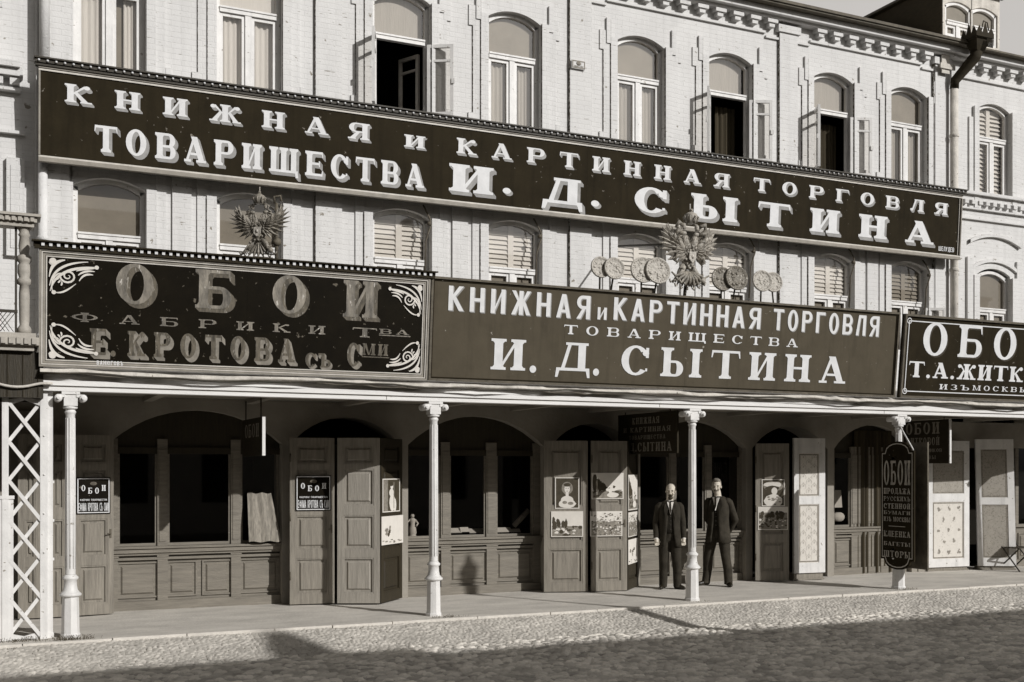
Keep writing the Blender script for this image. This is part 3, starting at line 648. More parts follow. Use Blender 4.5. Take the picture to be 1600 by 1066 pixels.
# ------------------------------------------------------------------ painted letters: a small slab-serif alphabet drawn as polygons
class Gl:
    def __init__(s, st): s.q = []; s.st = st
    def R(s, x0, y0, x1, y1): s.q.append([(x0, y0), (x1, y0), (x1, y1), (x0, y1)])
    def Q(s, *p): s.q.append(list(p))
    def ring(s, cx, cy, rx, ry, tx, ty, a0=0, a1=360, n=None):
        n = n or max(6, int(abs(a1-a0)/18))
        for k in range(n):
            p = []
            for a, i in ((k, 0), (k+1, 0), (k+1, 1), (k, 1)):
                t = R(a0+(a1-a0)*a/n); f = (rx-tx, ry-ty) if i else (rx, ry)
                p.append((cx+f[0]*math.cos(t), cy+f[1]*math.sin(t)))
            s.q.append(p)
    def dot(s, cx, cy, r, n=14): s.q.append([(cx+r*math.cos(2*math.pi*k/n), cy+r*math.sin(2*math.pi*k/n)) for k in range(n)])
    def serif(s, x0, x1, y, up):
        e, k = s.st['e'], s.st['k']
        if e <= 0: return
        d = 1 if up else -1
        a, b = sorted((y, y+d*k)); s.R(x0-e, a, x1+e, b)
        s.Q((x0-e*0.5, y+d*k), (x0, y+d*k), (x0, y+d*(k+e*0.7))); s.Q((x1, y+d*k), (x1+e*0.5, y+d*k), (x1, y+d*(k+e*0.7)))
    def stem(s, x, y0=0.0, y1=1.0, b=True, t=True, w=None):
        w = w or s.st['s']; s.R(x, y0, x+w, y1)
        if b: s.serif(x, x+w, y0, True)
        if t: s.serif(x, x+w, y1, False)
    def droop(s, x, y, up=False, sgn=1):     # hanging end of a bar
        t = s.st['t']; k = s.st['droop']
        if s.st['e'] > 0:
            d = 1 if up else -1
            s.Q((x, y), (x-sgn*0.07, y), (x-sgn*0.015, y+d*k), (x+sgn*0.02, y+d*k))
def glyph(ch, st):
    g = Gl(st); s, t, e, k = st['s'], st['t'], st['e'], st['k']
    sans = e <= 0
    if sans: t = s*0.82
    W = 0.78+2*e if not sans else 0.56
    x0, x1 = e, W-e
    if ch in 'ОCСЭ':
        if ch == 'О': g.ring(W/2, 0.5, W/2-e*0.3, 0.515, s, t*1.0, n=24)
        else:
            g.ring(W/2, 0.5, W/2-e*0.3, 0.515, s, t, 42, 318, 18)
            if sans: pass
            else:
                xr = W*0.5+(W/2-e*0.3)*math.cos(R(42)); g.R(xr-t*0.2, 0.60, xr+t*0.9, 0.95); g.dot(xr-0.02, 0.76, s*0.45)
                g.R(xr-t*0.2, 0.14, xr+t*0.5, 0.24)
    elif ch == 'К':
        g.stem(x0); sx = x0+s
        if sans:
            g.Q((sx-0.02, 0.42), (sx-0.02, 0.62), (W-s*1.05, 1), (W, 1)); g.Q((sx+0.10, 0.58), (sx-0.0, 0.45), (W-s*1.0, 0), (W+0.02, 0))
        else:
            g.Q((sx, 0.44), (sx, 0.55), (W-0.26, 0.95), (W-0.16, 0.90)); g.dot(W-0.16, 0.86, s*0.48)
            g.Q((sx+0.12, 0.60), (sx+0.03, 0.48), (W-s-0.10, 0.06), (W-0.10, 0.06)); g.R(W-s-0.16, 0, W+0.02, k)
    elif ch in 'НN':
        g.stem(x0); g.stem(x1-s); g.R(x0+s, 0.5-t/2, x1-s, 0.5+t/2)
    elif ch in 'ИЙ':
        g.stem(x0); g.stem(x1-s); d = t*1.5 if not sans else s*0.8
        g.Q((x0+s, 0.10), (x0+s, 0.10+d*1.3), (x1-s, 0.90), (x1-s, 0.90-d*1.3))
        if ch == 'Й': g.ring(W/2, 1.22, 0.2, 0.16, 0.07, 0.07, 180, 360)
    elif ch == 'Ж':
        W = W*1.32 if not sans else W*1.35; c = W/2; g.stem(c-s/2)
        for q in (-1, 1):
            if sans:
                g.Q((c+q*s*0.4, 0.42), (c+q*s*0.4, 0.62), (c+q*(W/2-s*0.95), 1), (c+q*W/2, 1)); g.Q((c+q*(s*0.5+0.06), 0.60), (c+q*s*0.4, 0.44), (c+q*(W/2-s), 0), (c+q*W/2, 0))
            else:
                g.Q((c+q*s/2, 0.46), (c+q*s/2, 0.55), (c+q*(W/2-0.25), 0.95), (c+q*(W/2-0.15), 0.90)); g.dot(c+q*(W/2-0.15), 0.85, s*0.46)
                g.Q((c+q*(s/2+0.1), 0.60), (c+q*(s/2+0.02), 0.48), (c+q*(W/2-s-0.07), 0.06), (c+q*(W/2-0.09), 0.06)); g.R(*sorted((c+q*(W/2-s-0.10), c+q*(W/2)))[:1], 0, sorted((c+q*(W/2-s-0.10), c+q*(W/2)))[1], k)
    elif ch in 'АЛДМ' and ch != 'М':
        if ch == 'А':
            W *= 1.05
            if sans:
                g.Q((0, 0), (s*0.95, 0), (W/2+s*0.45, 1), (W/2-s*0.5, 1)); g.Q((W-s*0.95, 0), (W, 0), (W/2+s*0.5, 1), (W/2-s*0.45, 1)); g.R(W*0.27, 0.22, W*0.73, 0.22+t*0.9)
            else:
                g.Q((e*1.1, k), (e*1.1+t*1.1, k), (W*0.52, 1), (W*0.40, 1)); g.Q((W-e*1.1-s, k), (W-e*1.1, k), (W*0.58, 1), (W*0.56-s, 1)); g.R(W*0.28, 0.27, W*0.64, 0.27+t)
                g.R(0, 0, e*2.2+t*1.2, k); g.R(W-e*2.2-s, 0, W, k)
        elif ch == 'Л':
            g.stem(x1-s, t=False); 
            if sans: g.Q((0, 0), (s*0.95, 0), (W*0.46, 1), (W*0.24, 1)); g.R(W*0.24, 1-t, x1, 1)
            else:
                g.Q((e*1.2, 0.05), (e*1.2+t*1.3, 0.10), (W*0.40+t, 1), (W*0.36, 1)); g.R(W*0.30, 1-k, x1+e, 1); g.dot(e*1.3, 0.11, s*0.48)
        else:
            W *= 1.12; x1 = W-e
            lo = -0.0
            g.Q((W*0.16, 0.14), (W*0.16+t*1.3, 0.14), (W*0.46, 1), (W*0.36, 1)) if not sans else g.Q((W*0.10, 0.12), (W*0.10+s, 0.12), (W*0.45, 1), (W*0.25, 1))
            g.R(x1-s-0.06, 0.10, x1-0.06, 1); g.R(W*0.28, 1-k if not sans else 1-t, x1+e*0.2, 1); g.R(0.03, 0.06, W-0.02, 0.06+t*1.15)
            g.Q((0, -0.16), (t*0.9, -0.16), (t*1.6, 0.10), (0.03, 0.16)); g.Q((W-t*0.9, -0.16), (W, -0.16), (W-0.02, 0.16), (W-t*1.6, 0.10))
    elif ch == 'М':
        W *= 1.25; x1 = W-e; g.stem(x0, w=t*1.3 if not sans else s); g.stem(x1-s); g.Q((x0, 1), (x0+s, 1), (W/2+t*0.3, 0.02), (W/2-t*0.8, 0.02)); g.Q((x1-s, 1), (x1-s+t, 1), (W/2+t*0.5, 0.02), (W/2-t*0.3, 0.02))
    elif ch in 'РВБЬЪЫЯ':
        def bowl(xs, y0, y1, wx):           # open bowl on the right of x=xs
            cy = (y0+y1)/2; ry = (y1-y0)/2; rx = min(ry*1.05, wx*0.62)
            fx = xs+wx-rx
            g.R(xs, y1-t, fx, y1); g.R(xs, y0, fx, y0+t); g.ring(fx, cy, rx, ry, s*0.92, t, -90, 90, 10)
        if ch == 'Р': g.stem(x0); bowl(x0+s, 0.44, 1.0, x1-x0-s+e*0.6)
        elif ch == 'В': g.stem(x0); bowl(x0+s, 0.0, 0.54, x1-x0-s+e*0.7); bowl(x0+s, 0.54-t, 1.0, x1-x0-s+e*0.4)
        elif ch == 'Б':
            g.stem(x0, t=True); bowl(x0+s, 0.0, 0.58, x1-x0-s+e*0.6); g.R(x0+s, 1-max(t, k), x1+e*0.2, 1)
            g.droop(x1+e*0.2, 1)
        elif ch == 'Ь': g.stem(x0); bowl(x0+s, 0.0, 0.56, x1-x0-s+e*0.6)
        elif ch == 'Ъ':
            W *= 1.12; x1 = W-e; xs = x0+0.16; g.stem(xs, t=False); g.R(x0-e, 1-max(t, k), xs+s, 1); g.droop(x0-e, 1, sgn=-1); bowl(xs+s, 0.0, 0.56, x1-xs-s+e*0.6)
        elif ch == 'Ы':
            W *= 1.42; x1 = W-e; g.stem(x0); bowl(x0+s, 0.0, 0.56, 0.42 if not sans else 0.34); g.stem(x1-s)
        elif ch == 'Я':
            g.stem(x1-s); n = len(g.q); bowl(0, 0.42, 1.0, x1-x0-s+e*0.5)
            for i in range(n, len(g.q)): g.q[i] = [(x1-s-a, b) for a, b in g.q[i]][::-1]
            m_ = x1-s
            if sans: g.Q((0, 0), (s, 0), (m_-0.02, 0.46), (m_-s*0.9, 0.46))
            else: g.Q((x0-e*0.2, 0.04), (x0+s*0.9, 0.04), (m_-t, 0.46), (m_-t-s*0.7, 0.46)); g.R(0, 0, x0+s+e*0.3, k)
    elif ch in 'ТГ':
        if ch == 'Т':
            c = W/2; g.stem(c-s/2, t=False); b = max(t, k); g.R(0 if not sans else 0, 1-b, W, 1); g.droop(W, 1); g.droop(0, 1, sgn=-1)
        else:
            W *= 0.9; g.stem(x0, t=not sans); g.R(x0+s, 1-max(t, k), W-e*0.3, 1); g.droop(W-e*0.3, 1)
    elif ch in 'ЩШЦП':
        if ch == 'П': g.stem(x0); g.stem(x1-s); g.R(x0+s, 1-max(t, k), x1-s, 1)
        elif ch == 'Ц':
            g.stem(x0, b=False); g.stem(x1-s, b=False); g.R(x0, 0, x1+e, max(t, k)); g.Q((x1-0.02, -0.17), (x1+e+0.02, -0.17), (x1+e, 0.02), (x1-0.06, 0.02))
        else:
            W = W*1.48 if not sans else W*1.5; x1 = W-e; c = (x0+x1)/2
            for x in (x0, c-s/2, x1-s): g.stem(x, b=False)
            g.R(x0-e, 0, x1+e, max(t, k))
            if ch == 'Щ': g.Q((x1-0.02, -0.18), (x1+e+0.02, -0.18), (x1+e, 0.02), (x1-0.06, 0.02))
    elif ch == 'Е':
        W *= 0.95; g.stem(x0, b=True, t=True); b = max(t, k); xr = W-e*0.4; g.R(x0+s, 0, xr, b); g.R(x0+s, 1-b, xr, 1); g.R(x0+s, 0.5-t/2, xr-0.14, 0.5+t/2)
        g.droop(xr, 1); g.droop(xr, 0, True)
        if not sans: g.R(xr-0.19, 0.38, xr-0.13, 0.62)
    elif ch == 'Ф':
        W *= 1.35; c = W/2; g.stem(c-s/2); g.ring(c, 0.52, W/2-e*0.3, 0.33, s*0.9, t, n=22)
    elif ch == 'З':
        g.ring(W*0.45, 0.27, W*0.45, 0.285, s, t, -150, 90, 14); g.ring(W*0.45, 0.75, W*0.40, 0.265, s, t, -90, 150, 14)
    elif ch == 'Ю':
        W *= 1.35; g.stem(x0); g.ring(W*0.66, 0.5, W*0.34, 0.51, s*0.9, t, n=20); g.R(x0+s, 0.5-t/2, W*0.36, 0.5+t/2)
    elif ch == 'У':
        g.Q((0, 1), (s, 1), (W/2+s*0.3, 0.36), (W/2-s*0.4, 0.36)); g.Q((W-t*1.4, 1), (W, 1), (W*0.36, 0), (W*0.36-t*1.5, 0)); g.dot(W*0.25, 0.08, s*0.4)
    elif ch == 'Х':
        g.Q((0, 0), (t*1.2, 0), (W, 1), (W-t*1.2, 1)); g.Q((W-s, 0), (W, 0), (s, 1), (0, 1))
    elif ch == 'І': W = s+2*e; g.stem(x0)
    elif ch == '.': W = 0.30; g.dot(0.14, 0.09, 0.12)
    elif ch == '-': W = 0.4; g.R(0.05, 0.45, 0.35, 0.55)
    elif ch == ' ': W = 0.5
    else: raise ValueError(ch)
    return W, g.q
SLAB = dict(s=0.235, t=0.085, e=0.09, k=0.085, droop=0.26)
BOLD = dict(s=0.26, t=0.10, e=0.085, k=0.10, droop=0.24)
WIDE = dict(s=0.20, t=0.08, e=0.10, k=0.11, droop=0.24)
SANS = dict(s=0.165, t=0.14, e=0.0, k=0.0, droop=0.0)
def hull(P):
    P = sorted(set(P))
    def half(Q):
        h = []
        for p in Q:
            while len(h) > 1 and (h[-1][0]-h[-2][0])*(p[1]-h[-2][1])-(h[-1][1]-h[-2][1])*(p[0]-h[-2][0]) <= 1e-12: h.pop()
            h.append(p)
        return h
    a = half(P); b = half(P[::-1]); return a[:-1]+b[:-1]
def ccw(P):
    return P if sum(a[0]*b[1]-b[0]*a[1] for a, b in zip(P, P[1:]+P[:1])) > 0 else P[::-1]
def letters(F, mb, text, u0, u1, v0, v1, st, gap=0.25, mf=0, ms=1, sh=None, d=0.004, curve=None):
    """paint a word on frame F between u0..u1, base v0, cap line v1; sh=(du, dv) in letter heights paints a block shade"""
    MBS = mb; gl = [glyph(c, st) for c in text if c != '~']; tot = sum(g[0] for g in gl); n = len(gl)
    mean = tot/n; a = (u1-u0)/(tot+gap*mean*(n-1)); h = v1-v0; x = u0
    for W, qs in gl:
        if isinstance(MBS, Letters): mb = MBS()
        if sh:
            for i, q in enumerate(qs):
                P = [(x+p[0]*a, v0+p[1]*h) for p in q]; P2 = [(p[0]+sh[0]*h, p[1]+sh[1]*h) for p in P]
                mb.face([F.p(p[0], p[1], d+i*3e-5) for p in ccw(hull(P+P2))], ms)
        for i, q in enumerate(qs):
            P = [(x+p[0]*a, v0+p[1]*h) for p in q]
            if curve: P = [(p[0], p[1]+curve(p[0])) for p in P]
            mb.face([F.p(p[0], p[1], d+0.003+i*4e-5) for p in ccw(P)], mf)
        x += a*(W+gap*mean)
def px_line(F, mb, text, a, b, st, **kw):
    """a=(px, ytop, ybottom) of the first letter's left edge, b the last letter's right edge"""
    ua, va0 = F.uv(a[0], a[2]); va1 = F.uv(a[0], a[1])[1]; ub, vb0 = F.uv(b[0], b[2]); vb1 = F.uv(b[0], b[1])[1]
    letters(F, mb, text, ua, ub, (va0+vb0)/2, (va1+vb1)/2, st, **kw)
def ribbon(mb, F, pts, wid, m=0, d=0.006):
    """flat painted stroke of varying width"""
    n = len(pts); L = []; Rr = []
    for i in range(n):
        a = pts[max(i-1, 0)]; b = pts[min(i+1, n-1)]; dx, dy = b[0]-a[0], b[1]-a[1]; l = math.hypot(dx, dy) or 1
        w_ = wid[i]/2 if isinstance(wid, list) else wid/2
        L.append((pts[i][0]-dy/l*w_, pts[i][1]+dx/l*w_)); Rr.append((pts[i][0]+dy/l*w_, pts[i][1]-dx/l*w_))
    for i in range(n-1):
        mb.face([F.p(u, v, d+i*2e-5) for u, v in ccw([L[i], Rr[i], Rr[i+1], L[i+1]])], m)
def bez(p0, p1, p2, p3, n=12):
    return [tuple((1-t)**3*p0[i]+3*(1-t)**2*t*p1[i]+3*(1-t)*t*t*p2[i]+t**3*p3[i] for i in (0, 1)) for t in [k/n for k in range(n+1)]]

# ------------------------------------------------------------------ canopy over the pavement
CYL = -2.14                                  # line of the iron columns
CX0, CX1 = 0.52, 23.5
can = thing('canopy', 'long white canopy on slender iron columns above the pavement', 'canopy', (CX0, CYL, 0))
mb = MB(); mb.box(CX0, CX1, -2.23, -2.05, 2.87, 2.93); mb.box(CX0-0.02, CX1, -2.26, -2.05, 2.931, 2.99); mb.box(CX0-0.02, CX1, -2.20, -2.05, 2.991, 3.06)
for x in (4.7, 8.9, 13.2, 17.5): mb.box(x, x+0.006, -2.232, -2.2301, 2.875, 2.925, 1)
part('beam', mb, [M['beam'], M['ink']], can)
mb = MB(); rows = []                         # plank ceiling
mb.box(CX0, CX1, -2.04, -0.005, 2.965, 2.99)
x = CX0
while x < CX1: mb.box(x, x+0.12, -2.04, -0.01, 2.90, 2.964); x += 1.4
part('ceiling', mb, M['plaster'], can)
mb = MB(); mb.face([(CX0, -2.2, 3.07), (CX1, -2.2, 3.07), (CX1, 0, 3.5), (CX0, 0, 3.5)]); mb.face([(CX0, 0, 3.49), (CX1, 0, 3.49), (CX1, -2.2, 3.061), (CX0, -2.2, 3.061)])
part('roof', mb, M['roof'], can)
mb = MB(); rng = random.Random(4); x = CX0; rows = []
while x < CX1:                               # torn sheet-iron flashing with a wavy edge below the signs
    z = 3.055+0.018*math.sin(x*2.3)+rng.uniform(-0.012, 0.012); y = -2.33-0.02*math.sin(x*1.7)+rng.uniform(-0.015, 0.015)
    rows.append([(x, -2.20, 3.135), (x, y+0.03, z+0.05), (x, y, z+0.012), (x, y+0.005, z), (x, -2.205, z-0.01)]); x += rng.uniform(0.10, 0.35)
mb.grid(rows, 0, False); part('flashing', mb, M['flash'] if 'flash' in M else M['oldtrim'], can)
mb = MB(); pts = []
x = CX0
while x < CX1: pts.append((x, -2.37+0.012*math.sin(x*5), 3.05+0.016*math.sin(x*1.9)+0.008*math.sin(x*7))); x += 0.25
mb.tube(pts, 0.013, 6); part('cable', mb, M['dark_iron'], can)
COLX = [at(110, 735, CYL)[0], at(677.5, 735, CYL)[0], at(1081.5, 735, CYL)[0], at(1404, 735, CYL)[0], 18.55, 22.7]
def column(x, first=None):
    prof = [(0.058, 0.74), (0.0575, 1.2), (0.055, 1.9), (0.051, 2.60), (0.055, 2.61), (0.063, 2.625), (0.063, 2.64), (0.052, 2.65), (0.054, 2.665), (0.078, 2.67), (0.080, 2.69), (0.060, 2.70)]
    a = MB(); a.lathe((x, CYL, 0), [(0.058, 0.73)]+prof+[(0.055, 2.72)], 18)
    for k in range(10):                      # shallow flutes as thin fillets
        t = 2*math.pi*k/10+0.2; a.tube([(x+math.cos(t)*0.058, CYL+math.sin(t)*0.058, 0.80), (x+math.cos(t)*0.051, CYL+math.sin(t)*0.051, 2.56)], 0.006, 5)
    sh = part('column', a, M['paint'], can)
    b = MB(); b.lathe((x, CYL, 0), [(0.112, -0.02), (0.112, 0.03), (0.100, 0.05), (0.096, 0.30), (0.092, 0.47)], 8, smooth=False)
    b.lathe((x, CYL, 0), [(0.09, 0.47), (0.122, 0.485), (0.124, 0.505), (0.105, 0.52), (0.082, 0.55), (0.073, 0.60), (0.070, 0.665), (0.088, 0.68), (0.09, 0.70), (0.072, 0.715), (0.066, 0.725), (0.058, 0.731)], 20)
    part('base', b, M['paint'], sh)
    c = MB(); c.box(x-0.10, x+0.10, CYL-0.09, CYL+0.09, 2.835, 2.868); c.box(x-0.075, x+0.075, CYL-0.075, CYL+0.075, 2.70, 2.834)
    for s in (-1, 1):
        c.lathe((x+s*0.135, CYL-0.095, 2.79), [(0.02, -0.01), (0.045, 0), (0.045, 0.19), (0.02, 0.20)], 12, axis=(0, 1, 0))
        c.lathe((x+s*0.135, CYL-0.105, 2.79), [(0.018, -0.02), (0.018, 0.22)], 8, axis=(0, 1, 0))
        c.box(*sorted((x+s*0.06, x+s*0.135)), CYL-0.085, CYL+0.085, 2.80, 2.834)
    part('capital', c, M['paint'], sh)
    return sh
col0 = column(COLX[0])
for x in COLX[1:]:
    o = copy_tree(col0, can); o.location.x += x-COLX[0]

# ------------------------------------------------------------------ the long upper signboard
def px_frame(pl, pr, ybl, ybr, Yb, Yt, ztop, zbot):
    xl = at(pl, 735, Yb)[0]; xr = at(pr, 735, Yb)[0]
    return xl, xr
def board(root, F, w, h, thick, mat):
    m = MB(); m.fbox(F, 0, w, 0, h, -thick, 0.0); n = max(2, round(w/2.05))
    for k in range(1, n): m.fbox(F, w*k/n-0.008, w*k/n+0.008, 0.03, h-0.03, 0.0003, 0.0018)
    part('panel', m, mat, root)
SB, ST = 6.03, 7.22
TY = -0.30
x0 = at(60, 253, TY)[0]; x1 = at(1498.5, 405, TY)[0]
FT = Frame((x0, TY, SB), (1, 0, 0), Vector((0, -0.07, 1.19)))
TW = x1-x0; THH = 1.19
top = thing('signboard', 'very long dark upper signboard with two lines of shaded white letters under a beaded edge', 'signboard', (x0, TY, SB))
board(top, FT, TW, THH, 0.05, M['sign_top'])
mb = MB()
for a in (0, 1):
    mb.fbox(FT, 0, TW, THH-0.022-a*0.03 if a else THH-0.022, THH-0.022+0.022 if not a else THH-0.03, 0.001, 0.03-a*0.012, a)
mb.fbox(FT, 0, TW, 0, 0.022, 0.001, 0.03, 0); mb.fbox(FT, 0, TW, 0.023, 0.045, 0.001, 0.018, 1)
mb.fbox(FT, 0, 0.022, 0.046, THH-0.06, 0.001, 0.03, 0); mb.fbox(FT, TW-0.022, TW, 0.046, THH-0.06, 0.001, 0.03, 0); mb.fbox(FT, TW-0.07, TW-0.06, 0.05, THH-0.06, 0.001, 0.02, 1)
mb.fbox(FT, 0, TW, -0.035, -0.001, -0.05, 0.045, 0)
part('frame', mb, [M['greyline'], M['silverline']], top)
mb = MB(); mb.fbox(FT, -0.04, TW+0.04, THH+0.001, THH+0.035, -0.05, 0.05, 0); mb.fbox(FT, -0.05, TW+0.05, THH+0.036, THH+0.085, -0.06, 0.07, 0); mb.fbox(FT, -0.06, TW+0.06, THH+0.0855, THH+0.105, -0.06, 0.10, 0)
u = 0.0
while u < TW: mb.ball(FT.p(u, THH+0.060, 0.08), 0.017, 8, 1); u += 0.105
part('beaded_cornice', mb, [M['dark_iron'], M['letter']], top)
SH = (0.14, -0.16)
mb = Letters()
px_line(FT, mb, 'КНИЖНАЯ', (101, 131, 161), (577, 194, 218), SLAB, gap=0.85, sh=SH)
px_line(FT, mb, 'И', (631, 211, 230), (664, 213, 232), SLAB, gap=0.5, sh=SH)
px_line(FT, mb, 'КАРТИННАЯ', (713, 216, 241), (1139, 272, 292), SLAB, gap=0.80, sh=SH)
px_line(FT, mb, 'ТОРГОВЛЯ', (1177, 279, 300), (1480, 317, 334), SLAB, gap=0.80, sh=SH)
part('lettering', mb, [M['letter'], M['shade']], top, 'upper line of wide spaced shaded white capitals')
mb = Letters()
px_line(FT, mb, 'ТОВАРИЩЕСТВА', (148, 195, 235), (662, 258, 295.5), BOLD, gap=0.36, sh=(0.12, -0.13))
px_line(FT, mb, 'И', (701, 255, 298), (770, 263, 305), BOLD, sh=(0.13, -0.13)); px_line(FT, mb, '.', (784, 262, 301), (800, 264, 303), SLAB, sh=(0.10, -0.08))
px_line(FT, mb, 'Д', (846, 275, 318), (910, 283, 325), BOLD, sh=(0.13, -0.13)); px_line(FT, mb, '.', (922, 280, 321), (938, 282, 323), SLAB, sh=(0.10, -0.08))
px_line(FT, mb, 'СЫТИНА', (989, 294, 334), (1458, 345, 379), BOLD, gap=0.62, sh=(0.13, -0.14))
part('lettering', mb, [M['letter'], M['shade']], top, 'lower line of larger shaded white capitals')
mb = MB(); px_line(FT, mb, 'ШЕЛУДЕВ', (1466, 384, 391), (1490, 388, 395), SANS, gap=0.3); part('signature', mb, M['letter'], top)
mb = MB(); u = TW/12; mb.tube([FT.p(u, THH-0.03, -0.05), (x0+u, 0.0, ST+0.05), (x0+u, -0.02, SB+0.05), FT.p(u, 0.05, -0.05)], 0.012, 6); bk0 = part('bracket', mb, M['dark_iron'], top)
for k in range(1, 6): o = copy_tree(bk0, top); o.location.x += TW*k/6

# ------------------------------------------------------------------ lower row of signboards along the canopy edge
LB, LT = 3.14, 4.46
def lower_sign(pl, pr, label, mat, zt=LT, lean=0.13, xr=None, y=-2.30):
    a = at(pl, 735, y)[0]; b = xr if xr else at(pr, 735, y)[0]
    F = Frame((a, y, LB), (1, 0, 0), Vector((0, -lean, zt-LB))); w_ = b-a; h_ = math.hypot(lean, zt-LB)
    r = thing('signboard', label, 'signboard', (a, y, LB)); board(r, F, w_, h_, 0.05, mat); return r, F, w_, h_
def rails(F, w, h, spec):
    """spec: list of (offset from edge, width, proud, material)"""
    m = MB()
    for o, t, d, mi in spec:
        m.fbox(F, o, w-o, o, o+t, 0.0005, d, mi); m.fbox(F, o, w-o, h-o-t, h-o, 0.0005, d, mi)
        m.fbox(F, o, o+t, o+t+0.0005, h-o-t-0.0005, 0.0005, d, mi); m.fbox(F, w-o-t, w-o, o+t+0.0005, h-o-t-0.0005, 0.0005, d, mi)
    return m
bs, FB, bw_, bh = lower_sign(60.5, 666, 'black glass signboard with worn gilt letters and white scroll corners under a white-toothed edge', M['sign_black'], 4.465)
part('frame', rails(FB, bw_, bh, [(0.0, 0.020, 0.035, 0), (0.024, 0.014, 0.024, 1), (0.042, 0.024, 0.006, 0), (0.072, 0.013, 0.005, 1)]), [M['greyline'], M['silverline']], bs)
mb = MB(); mb.fbox(FB, -0.05, bw_+0.05, bh+0.001, bh+0.024, -0.06, 0.06, 0); mb.fbox(FB, -0.06, bw_+0.06, bh+0.0245, bh+0.075, -0.06, 0.05, 0); mb.fbox(FB, -0.08, bw_+0.08, bh+0.0755, bh+0.092, -0.06, 0.10, 0)
u = 0.02
while u < bw_: mb.fbox(FB, u, u+0.034, bh+0.030, bh+0.068, 0.0505, 0.075, 1); u += 0.082
part('toothed_cornice', mb, [M['tar'], M['letter']], bs)
mb = Letters()
px_line(FB, mb, 'ОБОИ', (179, 414, 474), (588, 438, 497), SLAB, gap=1.05, sh=(0.11, -0.10))
part('lettering', mb, [M['gold'], M['gold_dark']], bs, 'large gilt letters with a worn block shade')
mb = Letters()
px_line(FB, mb, 'ФАБРИКИ', (111, 488, 502), (508, 509.5, 523), WIDE, gap=1.0)
px_line(FB, mb, 'Т', (551, 512, 526.5), (588, 513, 528), WIDE); px_line(FB, mb, 'ВА', (592, 514, 522), (639, 516, 523.5), WIDE, gap=0.3)
ua, va = FB.uv(592, 526); ub, vb = FB.uv(641, 527); mb.fbox(FB, ua, ub, vb, vb+0.012, 0.003, 0.005, 0)
part('lettering', mb, M['gold'], bs, 'thin small gilt letters')
mb = Letters()
px_line(FB, mb, 'Е', (140, 513, 554), (166, 514, 555), BOLD, sh=(0.16, -0.16)); px_line(FB, mb, '.', (172, 515, 556), (182, 516, 557), BOLD)
px_line(FB, mb, 'КРОТОВА', (199, 517, 553), (460, 530, 569), BOLD, gap=0.5, sh=(0.14, -0.16))
px_line(FB, mb, 'СЪ', (476, 551, 573), (517, 553, 575), BOLD, gap=0.15, sh=(0.14, -0.16))
px_line(FB, mb, 'С', (541, 536, 572), (562, 536, 573), BOLD, sh=(0.14, -0.12)); px_line(FB, mb, 'МИ', (566, 537, 555), (606, 538, 556), BOLD, gap=0.2)
ua, va = FB.uv(565, 560); ub, vb = FB.uv(608, 560); mb.fbox(FB, ua, ub, vb, vb+0.012, 0.003, 0.005, 0)
part('lettering', mb, [M['gold_dark'], M['faint']], bs, 'lowest line of almost worn off gilt letters')
mb = MB(); px_line(FB, mb, 'ВАНЮГОВЪ', (151, 563.5, 570), (192, 565, 571.5), SANS, gap=0.35); part('signature', mb, M['letter'], bs)
